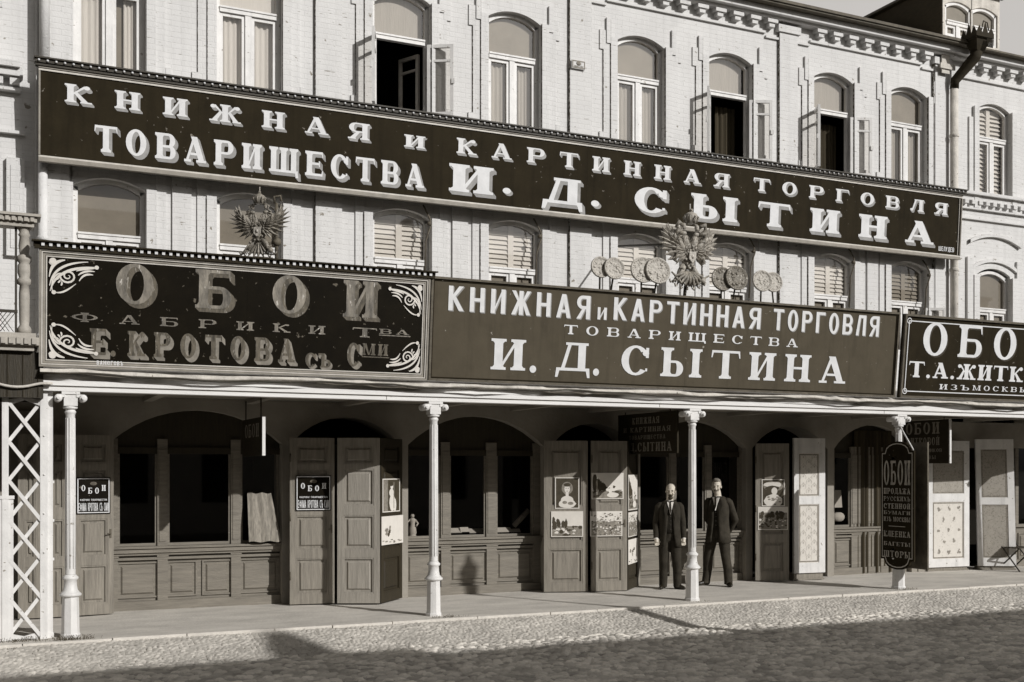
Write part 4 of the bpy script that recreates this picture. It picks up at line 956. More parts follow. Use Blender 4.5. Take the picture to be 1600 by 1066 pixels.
def scroll(F, ox, oy, sx, sy):
    m = MB(); T = lambda P: [(ox+p[0]*sx, oy+p[1]*sy) for p in P]; q = abs(sx)
    sp = [(0.40+0.17*(1-k/26)*math.cos(R(200-k*27)), -0.50-0.21*(1-k/26)*math.sin(R(200-k*27))*1.0) for k in range(25)]
    wv = lambda n, a, b, c=0.004: [q*(c+0.82*(a+(b-a)*k/(n-1))*math.sin(math.pi*min(0.98, max(0.04, k/(n-1))))**0.6) for k in range(n)]
    lead = bez((0.10, -1.0), (0.05, -0.75), (0.10, -0.5), sp[0], 10)
    ribbon(m, F, T(lead[:-1]+sp), wv(35, 0.05, 0.035), 0, 0.012)
    b = bez((0.05, -0.95), (0.10, -0.60), (0.30, -0.22), (0.98, -0.20), 16); ribbon(m, F, T(b), wv(17, 0.04, 0.085), 0, 0.0125)
    b = bez((0.04, -0.80), (0.08, -0.4), (0.28, -0.12), (0.80, -0.06), 16); ribbon(m, F, T(b), wv(17, 0.05, 0.06), 0, 0.013)
    b = bez((0.03, -0.55), (0.06, -0.28), (0.12, -0.10), (0.34, -0.05), 12); ribbon(m, F, T(b), wv(13, 0.05, 0.10), 0, 0.0135)
    b = bez((0.03, -0.16), (0.10, -0.02), (0.02, -0.30), (0.14, -0.10), 10); ribbon(m, F, T(b), wv(11, 0.10, 0.07), 0, 0.014)
    for a in ((0.62, -0.62, 0.70, -0.40, 0.80, -0.40, 0.90, -0.42), (0.60, -0.46, 0.68, -0.34, 0.80, -0.30, 0.93, -0.32), (0.56, -0.34, 0.7, -0.26, 0.86, -0.24, 0.96, -0.22)):
        b = bez(a[0:2], a[2:4], a[4:6], a[6:8], 8); ribbon(m, F, T(b), wv(9, 0.05, 0.05), 0, 0.0145)
    for a in ((0.24, -0.62, 0.20, -0.70), (0.27, -0.66, 0.26, -0.78), (0.22, -0.58, 0.12, -0.62)):
        b = bez(a[0:2], ((a[0]+a[2])/2+0.03, (a[1]+a[3])/2), a[2:4], a[2:4], 6); ribbon(m, F, T(b), wv(7, 0.045, 0.03), 0, 0.015)
    b = bez((0.14, -0.98), (0.30, -1.02), (0.42, -0.86), (0.56, -0.70), 8); ribbon(m, F, T(b), wv(9, 0.05, 0.03), 0, 0.0155)
    for c_, r_ in (((0.97, -0.20), 0.045), ((0.12, -0.98), 0.045), ((0.10, -0.10), 0.07)):
        m.face([F.p(ox+(c_[0]+r_*math.cos(t*math.pi/6))*sx, oy+(c_[1]+r_*1.3*math.sin(t*math.pi/6))*sy, 0.016) for t in (range(12) if sx*sy > 0 else range(12, 0, -1))])
    return m
for (cx_, cy_, a, b) in ((0.09, bh-0.09, 1, 1), (0.09, 0.09, 1, -1), (bw_-0.09, bh-0.09, -1, 1), (bw_-0.09, 0.09, -1, -1)):
    part('corner_scroll', scroll(FB, cx_, cy_, a*(0.54 if a > 0 else 0.47), b*0.40), M['ornament'], bs)

ms, FM, mw, mh = lower_sign(668, 1396, 'wide grey-olive signboard with plain white letters, just right of the black glass sign', M['sign_mid'], 4.50)
part('frame', rails(FM, mw, mh, [(0.0, 0.03, 0.035, 0), (0.04, 0.012, 0.012, 1)]), [M['rust'], M['sign_top']], ms)
mb = Letters()
px_line(FM, mb, 'КНИЖНАЯ', (700, 447, 486), (921, 462, 498), SANS, gap=0.42, sh=(0.05, -0.04))
px_line(FM, mb, 'И', (933, 480, 499), (947, 481, 500), SANS, sh=(0.05, -0.04))
px_line(FM, mb, 'КАРТИННАЯ', (958, 466, 500), (1187, 480, 514), SANS, gap=0.38, sh=(0.05, -0.04)); px_line(FM, mb, 'ТОРГОВЛЯ', (1207, 483, 516), (1372, 494, 525.5), SANS, gap=0.42, sh=(0.05, -0.04))
part('lettering', mb, [M['letter'], M['shade']], ms, 'upper line of narrow white block capitals')
mb = Letters(); px_line(FM, mb, 'ТОВАРИЩЕСТВА', (881, 509, 523.5), (1246, 528.5, 541.5), WIDE, gap=0.62); part('lettering', mb, M['letter'], ms, 'small wide middle line')
mb = Letters()
px_line(FM, mb, 'И', (766, 529, 577.5), (820, 531, 579), SLAB, gap=0.4); px_line(FM, mb, '.', (826, 533, 581), (839, 534, 581.5), SLAB)
px_line(FM, mb, 'Д', (867, 534, 581), (921, 537, 584), SLAB); px_line(FM, mb, '.', (925, 538, 586), (937, 538, 586), SLAB)
px_line(FM, mb, 'СЫТИНА', (968, 540, 587.5), (1320, 557.5, 597.5), SLAB, gap=0.32)
part('lettering', mb, M['letter'], ms, 'lowest line of large white slab capitals')

rs, FR, rw, rh = lower_sign(1404.5, 1600, 'dark signboard with a thin white line border, cut off by the right edge', M['sign_top'], 4.49, xr=19.4)
part('frame', rails(FR, rw, rh, [(0.0, 0.035, 0.035, 0), (0.10, 0.016, 0.006, 1)]), [M['rust'], M['letter']], rs)
mb = MB()
for cu, cv in ((0.108, 0.108), (0.108, rh-0.108)):
    n = 16
    for k in range(n):
        t0, t1 = 2*math.pi*k/n, 2*math.pi*(k+1)/n
        mb.face([FR.p(cu+a*math.cos(t), cv+a*math.sin(t), 0.0075) for a, t in ((0.05, t0), (0.05, t1), (0.036, t1), (0.036, t0))])
part('border_corner', mb, M['letter'], rs); mb = Letters()
px_line(FR, mb, 'ОБОИ', (1439, 507, 557.5), (1638, 514, 563), SLAB, gap=0.42, sh=(0.05, -0.05))
part('lettering', mb, [M['letter'], M['shade_dark']], rs, 'large white letters')
mb = Letters(); px_line(FR, mb, 'Т.А.ЖИТКОВОЙ', (1419, 568.5, 593), (1690, 575, 598), BOLD, gap=0.16); part('lettering', mb, M['letter'], rs, 'middle white line')
mb = Letters(); px_line(FR, mb, 'ИЗЪ', (1467, 600.5, 608.7), (1514, 602, 610), WIDE, gap=0.3); px_line(FR, mb, 'МОСКВЫ', (1519, 602, 610), (1606, 606, 613.5), WIDE, gap=0.4); part('lettering', mb, M['letter'], rs, 'small lowest white line')

# ------------------------------------------------------------------ boards hanging across the arcade, seen edge on
def hanging(px_far, px_near, ytop, ybot, Ynear, label, lines, edge=True):
    D = CY
    xn = at(px_near, 735, Ynear)[0]
    Yf = xn/math.tan(R(YAW)+math.atan((px_far-800)/FPX))+CY
    zt = at(px_near, ytop, Ynear)[1]; zb = at(px_near, ybot, Ynear)[1]; zt = min(zt, 2.86)
    F = Frame((xn, Yf, zb), (0, -1, 0), (0, 0, 1)); w_ = Yf-Ynear; h_ = zt-zb
    r = thing('hanging_sign', label, 'hanging sign', (xn, (Yf+Ynear)/2, zb), 'dark boards hung across the arcade')
    m = MB(); m.fbox(F, 0, w_, 0, h_, -0.03, 0); part('panel', m, M['tar'], r)
    if edge: m = MB(); m.fbox(F, w_+0.0005, w_+0.02, 0.0, h_, -0.035, 0.005); part('edge_strip', m, M['paint'], r)
    for k in (0.12, 0.88): m = MB(); m.tube([F.p(w_*k, h_, -0.015), F.p(w_*k, 2.90-zb, -0.015)], 0.01, 6); part('hanger', m, M['dark_iron'], r)
    m = MB()
    for txt, a, b, c, d, st in lines: letters(F, m, txt, a*w_, b*w_, c*h_, d*h_, st, gap=0.25, d=0.002)
    if lines: part('lettering', m, M['faint'], r)
    return r
hanging(379, 410, 651, 712, -1.78, 'dark hanging board with a pale front edge, above the window at the left', [('ОБОИ', 0.15, 0.85, 0.5, 0.85, SLAB)])
hanging(966, 1058, 640, 708, -1.85, 'dark hanging board with faint four-line lettering above the two men', [('КНИЖНАЯ', 0.26, 0.72, 0.74, 0.90, BOLD), ('И КАРТИННАЯ', 0.10, 0.90, 0.54, 0.66, SLAB), ('ТОВАРИЩЕСТВА', 0.2, 0.82, 0.36, 0.46, SLAB), ('И.Д.СЫТИНА', 0.08, 0.92, 0.06, 0.28, BOLD)], False)
hanging(1412, 1483, 655, 724, -1.80, 'dark hanging board with a white front edge, behind the shield-shaped sign', [('ОБОИ', 0.05, 0.80, 0.68, 0.95, BOLD), ('ЖИТКОВОЙ', 0.05, 0.80, 0.42, 0.60, BOLD), ('БЫВ. ШАЛИКОВ', 0.05, 0.85, 0.26, 0.34, SANS), ('МОСКВЫ', 0.25, 0.72, 0.10, 0.18, SLAB)])
# shield-shaped double board on the fourth column
XC = COLX[3]; YN, YF = -2.60, -1.86
FS = Frame((XC-0.12, YF, 0), (0, -1, 0), (0, 0, 1)); sw = YF-YN
zt = at(1432, 689, YN)[1]; zb = at(1432, 893, YN)[1]; hh = zt-zb
sh_ = thing('shield_sign', 'tall narrow shield-shaped board with faded lettering, fixed to the fourth column', 'shop sign', (XC, (YN+YF)/2, zb))
def shield(o, ins=0.0):
    w0, w1 = ins, sw-ins; z0, z1 = zb+ins, zt-ins; P = []
    for k in range(9): t = math.pi*k/8; P.append((sw/2-(w1-w0)*0.38*math.cos(t), z0+0.13-0.13*math.sin(t)))
    P += [(sw/2+(w1-w0)*0.40, z0+0.16), (w1, z0+0.16), (w1, z1-0.16), (sw/2+(w1-w0)*0.40, z1-0.16)]
    for k in range(9): t = math.pi*k/8; P.append((sw/2+(w1-w0)*0.38*math.cos(t), z1-0.13+0.13*math.sin(t)))
    P += [(sw/2-(w1-w0)*0.40, z1-0.16), (w0, z1-0.16), (w0, z0+0.16), (sw/2-(w1-w0)*0.40, z0+0.16)]
    return P
m = MB(); m.prism(FS, shield(0), -0.03, 0.0); part('panel', m, M['sign_dim'] if 'sign_dim' in M else M['sign_top'], sh_)
m = MB(); P = shield(0, 0.03); Q_ = shield(0, 0.045)
for k in range(len(P)): l = (k+1) % len(P); m.face([FS.p(*P[k], 0.002), FS.p(*P[l], 0.002), FS.p(*Q_[l], 0.002), FS.p(*Q_[k], 0.002)])
part('border_line', m, M['silverline'], sh_)
m = MB()
for txt, c, d, st in (('ОБОИ', 0.66, 0.85, BOLD), ('ПРОДАЖА', 0.59, 0.635, BOLD), ('РУССКИХЪ', 0.535, 0.57, SLAB), ('СТЕННОЙ', 0.475, 0.515, BOLD), ('БУМАГИ', 0.43, 0.457, SLAB), ('ИЗЪ МОСКВЫ', 0.375, 0.41, BOLD), ('КЛЕЕНКА', 0.255, 0.30, BOLD), ('БАГЕТЫ', 0.185, 0.215, SLAB), ('ШТОРЫ', 0.095, 0.145, BOLD)):
    letters(FS, m, txt, sw*0.10, sw*0.90, zb+c*hh, zb+d*hh, st, gap=0.2, d=0.002)
m.fbox(FS, sw*0.25, sw*0.75, zb+0.335*hh, zb+0.34*hh, 0.002, 0.004)
part('lettering', m, M['fadedletter'] if 'fadedletter' in M else M['faint'], sh_)
m = MB(); F2 = Frame((XC+0.12, YF-0.02, 0), (0, -1, 0), (0, 0, 1)); m.prism(F2, [(0.0, zb+0.02), (sw+0.03, zb+0.02), (sw+0.03, zt-0.02), (0, zt-0.02)], -0.03, 0); part('back_panel', m, M['rust'], sh_)
m = MB(); m.tube([(XC-0.1, YN+0.03, zt-0.15), (XC, CYL, 2.72)], 0.012, 6, 0); m.box(XC-0.12, XC+0.12, CYL-0.03, CYL+0.03, zt-0.3, zt-0.26); part('bracket', m, M['paint'], sh_); m = MB(); m.box(XC-0.12, XC+0.12, CYL-0.03, CYL+0.03, zb+0.3, zb+0.34)
part('bracket', m, M['paint'], sh_)
# ------------------------------------------------------------------ wooden shop fronts in the arches
def panel_field(m, F, u0, u1, v0, v1, d=0.0, mi=0):
    """raised-and-fielded panel inside a moulded frame"""
    b = 0.022
    m.fbox(F, u0, u1, v0, v0+b, d, d+0.022, mi); m.fbox(F, u0, u1, v1-b, v1, d, d+0.022, mi); m.fbox(F, u0, u0+b, v0+b, v1-b, d, d+0.022, mi); m.fbox(F, u1-b, u1, v0+b, v1-b, d, d+0.022, mi)
    m.fbox(F, u0+b+0.03, u1-b-0.03, v0+b+0.03, v1-b-0.03, d, d+0.020, mi, 0.022)
def shopfront(l, r, panes, label=None, halves=(), top=2.34, rise=0.46):
    """panes: list of (ul, ur) glass openings in X; the stallboard below carries one or two panels per pane"""
    Y = 0.16; F = Frame((0, Y, 0)); sz = 0.86
    m = MB()
    m.fbox(F, l, r, 0.0, 0.80, -0.06, 0.0)                       # stallboard
    m.fbox(F, l-0.02, r+0.02, 0.0, 0.13, 0.0005, 0.07)           # plinth
    m.fbox(F, l, r, 0.80, 0.86, -0.06, 0.10); m.fbox(F, l-0.015, r+0.015, 0.861, 0.89, -0.06, 0.13); m.fbox(F, l, r, 0.70, 0.735, 0.0005, 0.05); m.fbox(F, l, r, 0.765, 0.7995, 0.0005, 0.07)
    for i, (a, b) in enumerate(panes):
        if i in halves:
            c = (a+b)/2; panel_field(m, F, a-0.01, c-0.035, 0.17, 0.67, 0.001); panel_field(m, F, c+0.035, b+0.01, 0.17, 0.67, 0.001)
        else: panel_field(m, F, a-0.01, b+0.01, 0.17, 0.67, 0.001)
    ed = [l]+[q for p in panes for q in p]+[r]
    for k in range(0, len(ed), 2):                                # pilasters between the panes
        a, b = ed[k], ed[k+1]
        if b-a > 0.02:
            m.fbox(F, a, b, 0.891, top+0.05, -0.05, 0.03); m.fbox(F, a, b, 0.131, 0.699, 0.0006, 0.045)
            if b-a > 0.09: m.fbox(F, a+0.025, b-0.025, 0.95, top-0.1, 0.0305, 0.04); m.fbox(F, a-0.01, b+0.01, 0.736, 0.764, 0.0006, 0.06)
    w = part('shop_window', m, M['wood_h'], main, label)
    m = MB(); m.fbox(F, l, r, top-0.16, top-0.07, -0.04, 0.02)
    ap = arch_pts(l, r, 2.34, rise, 14, 0); m.face([F.p(l, top-0.07, -0.02), F.p(r, top-0.07, -0.02)]+[F.p(u, v, -0.02) for u, v in reversed(ap)]) 
    for k in range(len(ed)//2-1):
        x = (ed[2*k+1]+ed[2*k+2])/2
    part('fanlight', m, M['wood_dark'], w)
    for a, b in panes:
        m = MB(); m.fbox(F, a, a+0.03, 0.892, top-0.161, -0.03, 0.0); m.fbox(F, b-0.03, b, 0.892, top-0.161, -0.03, 0.0); m.fbox(F, a+0.03, b-0.03, 0.892, 0.93, -0.03, 0.0)
        part('sash', m, M['wood_h'], w)
        m = MB(); m.face([F.p(a+0.03, 0.93, -0.012), F.p(b-0.03, 0.93, -0.012), F.p(b-0.03, top-0.16, -0.012), F.p(a+0.03, top-0.16, -0.012)]); part('pane', m, M['shopglass'], w)
    m = MB(); m.fbox(F, l+0.02, r-0.02, 0.84, 0.888, -0.45, -0.061); part('display_shelf', m, M['wood_dark'], w)
    return w
YS = 0.16
px = lambda a: at(a, 735, YS-0.03)[0]
shopfront(1.50, 3.86, [(px(184), px(246)), (px(262), px(361)), (px(376), px(436))], 'three-light wooden shop window at the left with a striped cloth hung in one light', (1,))
shopfront(5.80, 8.12, [(5.82, px(689)), (px(703), px(760)), (px(776), px(833))], 'three-light wooden shop window with white sheets laid along its sill', ())
shopfront(9.94, 12.12, [(9.98, 10.60), (10.74, 11.34), (11.48, 12.08)], 'wooden shop window behind the two men', ())
shopfront(14.10, 16.0, [(at(1302, 735, YS)[0], at(1328, 735, YS)[0])], 'narrow shop window with white paper in it beside the draped doorway', ())
# the draped doorway right of the last window
# cloth in the left shop window
xa, xb = at(384, 800, 0.05)[0], at(434, 800, 0.05)[0]
m = MB(); rows = []
for k in range(9):
    t = k/8; z = 1.62-0.70*t
    rows.append([(xa+(xb-xa)*(0.06+0.74*s/14)+0.12*t*(s/14), 0.08-0.13*t+0.012*math.sin(s*1.3+t), z+0.01*math.sin(s*0.9)) for s in range(15)])
m.grid(rows); so_ = single('hanging_cloth', m, M['stripe'], 'striped cloth draped over the sill of the left shop window', 'cloth')
def sheet(pxl, pxr, py0, py1, Y, label, grp=None, lean=0.1, mat='paper'):
    x0, z1 = at(pxl, py0, Y); x1, z0 = at(pxr, py1, Y); m = MB()
    F = Frame((x0, Y, z0), (1, 0, 0), (0, lean, 1)); m.fbox(F, 0, x1-x0, 0, (z1-z0), -0.012, 0)
    return single('paper_sheet', m, M[mat], label, 'paper sheet', grp)
Yp = 0.30
for i, (a, b, c, d, l, lab) in enumerate([(704, 722, 822, 832, 1.2, 'white printed sheet leaning at the left end of the middle shop-window sill'), (720, 733, 823, 831, 0.6, 'small dark-edged booklet standing between white sheets on the shop-window sill'),
        (734, 757, 822, 832, 1.4, 'white sheet lying by the middle post of the shop window'), (777, 800, 822, 831, 1.0, 'long white sheet on the right-hand shop-window sill'), (799, 814, 824, 831, 1.2, 'short white sheet at the foot of the leaning roll')]):
    sheet(a, b, c, d, Yp, lab, 'papers on the shop-window sill', l)
sheet(1301, 1316, 766, 793, 0.26, 'white paper sheet standing in the narrow shop window', None, 0.1); 
m = MB(); x, z = at(1310, 808, 0.25); m.ball((x, 0.25, z), 0.12, 14, 0, (1.2, 0.5, 0.8)); single('folded_cloth', m, M['paper'], 'rounded white bundle on the sill of the narrow shop window', 'cloth bundle')
a = at(803, 822, 0.28); b = at(826, 797, 0.24); m = MB(); m.tube([(a[0], 0.28, a[1]), (b[0], 0.24, b[1])], 0.045, 10); single('paper_roll', m, M['wallpaper_grey'], 'rolled paper leaning in the right-hand light of the shop window', 'paper roll')
x, z = at(648, 832, 0.3); x = 5.98
st_ = thing('figurine', 'small white draped figurine standing in the shop window beside the postered leaf', 'figurine', (x, 0.3, 0.89))
m = MB(); m.lathe((x, 0.3, 0.89), [(0.07, 0), (0.07, 0.03), (0.05, 0.05), (0.065, 0.08), (0.055, 0.16), (0.035, 0.22), (0.05, 0.27), (0.045, 0.30), (0.018, 0.32)], 14); m.ball((x, 0.3, 1.24), 0.032, 10); m.tube([(x+0.045, 0.3, 1.18), (x+0.08, 0.27, 1.12), (x+0.04, 0.24, 1.08)], 0.014, 6); m.tube([(x-0.045, 0.3, 1.18), (x-0.09, 0.28, 1.14), (x-0.11, 0.27, 1.20)], 0.014, 6)
part('body', m, M['paper'], st_)

# ------------------------------------------------------------------ folding shop doors
def leaf(p0, p1, rows, mat, parent, z0=0.03, z1=2.42, handle=False, name='door_leaf', label=None, t=0.045):
    F = Frame((p0[0], p0[1], z0), (p1[0]-p0[0], p1[1]-p0[1], 0)); w = math.hypot(p1[0]-p0[0], p1[1]-p0[1]); h = z1-z0; s = 0.085
    m = MB(); m.fbox(F, 0, s, 0, h, -t, 0); m.fbox(F, w-s, w, 0, h, -t, 0)
    m.fbox(F, s, w-s, 0, h, -t+0.004, -0.028)
    for v0, v1 in rows[:-1]: pass
    prev = 0.0
    for v0, v1 in rows+[(h, h)]:
        m.fbox(F, s, w-s, prev, v0, -t+0.002, -0.0005); prev = v1
    for v0, v1 in rows: panel_field(m, F, s, w-s, v0, v1, -0.0275)
    o = part(name, m, M[mat], parent, label)
    return o, F, w
ROW4 = [(0.14, 0.66), (0.78, 1.28), (1.42, 1.95), (2.02, 2.30)]
ROW3 = [(0.14, 0.68), (0.80, 1.26), (1.36, 2.28)]
D1 = thing('folding_door', 'four-leaf folding wooden door with a black sign and a narrow postered end leaf, between the two left shop windows', 'door', (4.8, -0.3, 0))
L1, F1, w1 = leaf((3.91, -0.26), (4.54, -0.36), ROW4, 'wood', D1, 0.02)
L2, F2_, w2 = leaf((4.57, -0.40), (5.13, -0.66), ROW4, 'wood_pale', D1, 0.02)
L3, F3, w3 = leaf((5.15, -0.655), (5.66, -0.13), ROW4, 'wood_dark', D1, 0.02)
m = MB(); m.box(4.0, 5.66, 0.18, 0.24, 0, 2.34); part('inner_door', m, M['wood_dark'], D1)
D2 = thing('folding_door', 'folding wooden door hung with two portrait-and-landscape posters, left of the bearded man', 'door', (8.8, -0.4, 0))
L4, F4, w4 = leaf((7.97, -0.31), (8.64, -0.53), ROW3, 'wood', D2, 0.02)
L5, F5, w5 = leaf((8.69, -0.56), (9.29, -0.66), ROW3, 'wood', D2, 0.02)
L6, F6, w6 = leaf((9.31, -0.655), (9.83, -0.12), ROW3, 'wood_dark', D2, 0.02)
D3 = thing('folding_door', 'single open wooden door leaf with a poster of a lady in a wide hat, right of the two men', 'door', (12.4, -0.3, 0))
L7, F7, w7 = leaf((12.16, -0.22), (12.69, -0.47), ROW3, 'wood', D3, 0.02)
D0 = thing('folding_door', 'panelled wooden door with a black sign beside the first column, behind the lattice', 'door', (1.0, -0.25, 0))
p = [at(c, 735, y)[0] for c, y in ((28, -0.30), (66, -0.30), (112, -0.30), (178, -0.26))]
leaf((p[0], -0.30), (p[1], -0.33), ROW4, 'wood', D0, 0.02); leaf((p[1]+0.02, -0.33), (p[2]-0.01, -0.30), ROW4, 'wood', D0, 0.02)
L0, F0, w0 = leaf((p[2]+0.01, -0.30), (p[3], -0.24), ROW4, 'wood', D0, 0.02)
m = MB(); m.box(BX0-0.4, 1.49, 0.16, 0.22, 0, 2.6); part('inner_door', m, M['wood_dark'], D0)
for Dd, Fk, wk in ((D1, F1, w1), (D2, F5, w5), (D3, F7, w7), (D0, F0, w0)):
    m = MB()
    for v in (0.35, 1.2, 2.05): m.tube([Fk.p(0.004, v, 0.006), Fk.p(0.004, v+0.12, 0.006)], 0.011, 6)
    m.fbox(Fk, wk-0.055, wk-0.03, 1.02, 1.14, 0.0005, 0.008); m.tube([Fk.p(wk-0.043, 1.08, 0.005), Fk.p(wk-0.043, 1.08, 0.04), Fk.p(wk-0.09, 1.08, 0.045)], 0.008, 6)
    part('door_furniture', m, M['rust'], Dd)

# black enamel signs on the doors
def door_sign(F, pxs, pys, label):
    (a, t0), (b, t1) = F.uv(pxs[0], pys[0]), F.uv(pxs[1], pys[0]); (_, b0), (_, b1) = F.uv(pxs[0], pys[1]), F.uv(pxs[1], pys[1])
    v1 = (t0+t1)/2; v0 = (b0+b1)/2; w = b-a; h = v1-v0
    G = Frame(F.p(a, v0, 0.004), F.U, F.V)
    r = thing('door_sign', label, 'door sign', tuple(G.O), 'black wallpaper signs on the doors')
    m = MB(); m.fbox(G, 0, w, 0, h, 0, 0.014); part('plate', m, M['sign_black'], r)
    part('border', rails(Frame(G.p(0, 0, 0.0145), G.U, G.V), w, h, [(0.012, 0.012, 0.004, 0)]), M['letter'], r)
    G2 = Frame(G.p(0, 0, 0.013), G.U, G.V); m = MB()
    for k, c in enumerate('ОБОИ'):
        letters(G2, m, c, w*(0.14+0.20*k), w*(0.26+0.20*k), h*0.52+abs(k-1.5)*0.035, h*0.68+abs(k-1.5)*0.035, BOLD, d=0.003)
    letters(G2, m, 'ФАБРИКИ ТОВАРИЩЕСТВА', w*0.10, w*0.90, h*0.36, h*0.41, SANS, d=0.003); letters(G2, m, 'ЕФИМА КРОТОВА СЪ СМИ', w*0.06, w*0.94, h*0.08, h*0.30, SANS, gap=0.2, d=0.003)
    part('lettering', m, M['letter'], r)
    m = MB(); m.face([G2.p(w*(0.5+0.10*math.cos(t*math.pi/8)), h*(0.83+0.05*math.sin(t*math.pi/8)), 0.003) for t in range(16)]); part('crest', m, M['gold_dark'], r)
door_sign(F1, (462, 517), (743, 798), 'black sign with arched white letters on the wide leaf left of the middle door')
door_sign(F0, (119, 172), (746, 803), 'black sign with arched white letters beside the first column')

# ------------------------------------------------------------------ posters
def poster(F, pxs, pys, label, kind, frame=False, seed=0):
    (a, t0), (b, t1) = F.uv(pxs[0], pys[0]), F.uv(pxs[1], pys[0]); (_, b0), (_, b1) = F.uv(pxs[0], pys[1]), F.uv(pxs[1], pys[1])
    v1 = (t0+t1)/2; v0 = (b0+b1)/2; w = b-a; h = v1-v0
    G = Frame(F.p(a, v0, 0.004), F.U, F.V); r = thing('poster', label, 'poster', tuple(G.O))
    m = MB(); m.fbox(G, 0, w, 0, h, 0, 0.006); part('sheet', m, M['paper'], r)
    rr = random.Random(seed+5); m = MB(); cnt = [0]
    def blob(cx, cy, rx, ry, mi, n=12, j=0.0):
        cnt[0] += 1
        m.face([G.p(w*min(0.97, max(0.03, cx+rx*(1+rr.uniform(-j, j))*math.cos(2*math.pi*k/n))), h*min(0.97, max(0.03, cy+ry*(1+rr.uniform(-j, j))*math.sin(2*math.pi*k/n))), 0.0065+cnt[0]*5e-5) for k in range(n)], mi)
    def rect(x0, y0, x1, y1, mi): 
        cnt[0] += 1; m.face([G.p(w*x0, h*y0, 0.0065+cnt[0]*5e-5), G.p(w*x1, h*y0, 0.0065+cnt[0]*5e-5), G.p(w*x1, h*y1, 0.0065+cnt[0]*5e-5), G.p(w*x0, h*y1, 0.0065+cnt[0]*5e-5)], mi)
    if kind == 'bust':
        rect(0.04, 0.03, 0.96, 0.97, 1); blob(0.5, 0.66, 0.24, 0.20, 2, 16, 0.06); blob(0.5, 0.16, 0.36, 0.14, 0, 16, 0.05); blob(0.5, 0.28, 0.26, 0.13, 0, 16); blob(0.5, 0.45, 0.065, 0.13, 0); blob(0.5, 0.63, 0.115, 0.13, 0)
        blob(0.455, 0.65, 0.022, 0.012, 1); blob(0.545, 0.65, 0.022, 0.012, 1); blob(0.5, 0.56, 0.032, 0.01, 2); blob(0.5, 0.76, 0.15, 0.06, 1, 12, 0.05); blob(0.40, 0.20, 0.10, 0.05, 2); blob(0.64, 0.17, 0.12, 0.05, 2)
    elif kind == 'hat':
        rect(0.04, 0.03, 0.96, 0.97, 1); blob(0.5, 0.74, 0.42, 0.19, 2, 18, 0.05); blob(0.48, 0.80, 0.40, 0.10, 0, 16, 0.1); blob(0.46, 0.66, 0.30, 0.10, 1, 12, .1); blob(0.55, 0.56, 0.13, 0.14, 0); blob(0.5, 0.20, 0.40, 0.24, 0, 16, 0.08); blob(0.5, 0.36, 0.12, 0.10, 0)
        for k in range(9): blob(rr.uniform(0.2, 0.8), rr.uniform(0.05, 0.35), 0.06, 0.03, 2, 8, 0.3)
    elif kind == 'figure':
        rect(0.04, 0.03, 0.96, 0.97, 1); rect(0.06, 0.04, 0.3, 0.96, 2); blob(0.55, 0.28, 0.17, 0.26, 0, 14, 0.08); blob(0.5, 0.58, 0.13, 0.12, 0); blob(0.52, 0.76, 0.08, 0.08, 0); blob(0.5, 0.83, 0.10, 0.06, 1); blob(0.7, 0.2, 0.08, 0.2, 0); rect(0.62, 0.1, 0.66, 0.9, 2)
    elif kind == 'landscape':
        rect(0.03, 0.03, 0.97, 0.97, 0); rect(0.03, 0.03, 0.97, 0.42, 2)
        for k in range(26): blob(rr.uniform(0.05, 0.95), rr.uniform(0.06, 0.45), rr.uniform(0.03, 0.10), rr.uniform(0.02, 0.07), rr.choice([0, 1, 1, 2]), 9, 0.35)
        for k in range(9): blob(rr.uniform(0.05, 0.55), rr.uniform(0.45, 0.65), 0.05, rr.uniform(0.08, 0.22), 1, 9, 0.35)
    elif kind == 'trees':
        rect(0.03, 0.03, 0.97, 0.97, 0); rect(0.03, 0.03, 0.97, 0.30, 2)
        for k in range(7): blob(0.07+0.055*k, 0.62-0.03*k, 0.05, 0.34-0.03*k, 1, 9, 0.3)
        for k in range(24): blob(rr.uniform(0.05, 0.95), rr.uniform(0.1, 0.48), rr.uniform(0.03, 0.09), rr.uniform(0.02, 0.06), rr.choice([1, 1, 2]), 8, 0.3)
        blob(0.66, 0.16, 0.18, 0.10, 0, 12, 0.1); blob(0.58, 0.32, 0.06, 0.10, 0)
    elif kind == 'ship':
        for k in range(9): blob(0.35+rr.uniform(-0.18, 0.25), 0.42+rr.uniform(-0.1, 0.2), 0.05, rr.uniform(0.03, 0.1), rr.choice([1, 2]), 7, 0.4)
        for k in range(10): blob(rr.uniform(0.05, 0.9), rr.uniform(0.05, 0.16), 0.06, 0.02, rr.choice([1, 2, 2]), 7, 0.3)
    elif kind == 'crowd':
        rect(0.03, 0.03, 0.97, 0.97, 2); rect(0.03, 0.75, 0.97, 0.97, 0)
        for k in range(60): blob(rr.uniform(0.04, 0.96), rr.uniform(0.05, 0.5), rr.uniform(0.02, 0.05), rr.uniform(0.02, 0.05), rr.choice([0, 1, 1, 2]), 7, 0.3)
        for k in range(12): blob(rr.uniform(0.1, 0.9), rr.uniform(0.5, 0.72), 0.07, 0.10, 1, 9, 0.3)
    elif kind == 'busy':
        rect(0.03, 0.03, 0.97, 0.97, 0)
        rect(0.03, 0.03, 0.97, 0.6, 2)
        for k in range(150): blob(rr.uniform(0.04, 0.96), rr.uniform(0.05, 0.92), rr.uniform(0.012, 0.04), rr.uniform(0.012, 0.035), rr.choice([0, 0, 1, 2, 2]), 7, 0.35)
    part('picture', m, [M['paper'], M['ink'], M['midink']], r)
    return r
poster(F3, (597, 624), (748, 800), 'tall dark poster of a standing pale figure on the narrow end leaf', 'figure', seed=1)
poster(F3, (595.5, 629), (806, 850), 'white poster with a small faint sketch below the standing-figure poster', 'ship', seed=2)
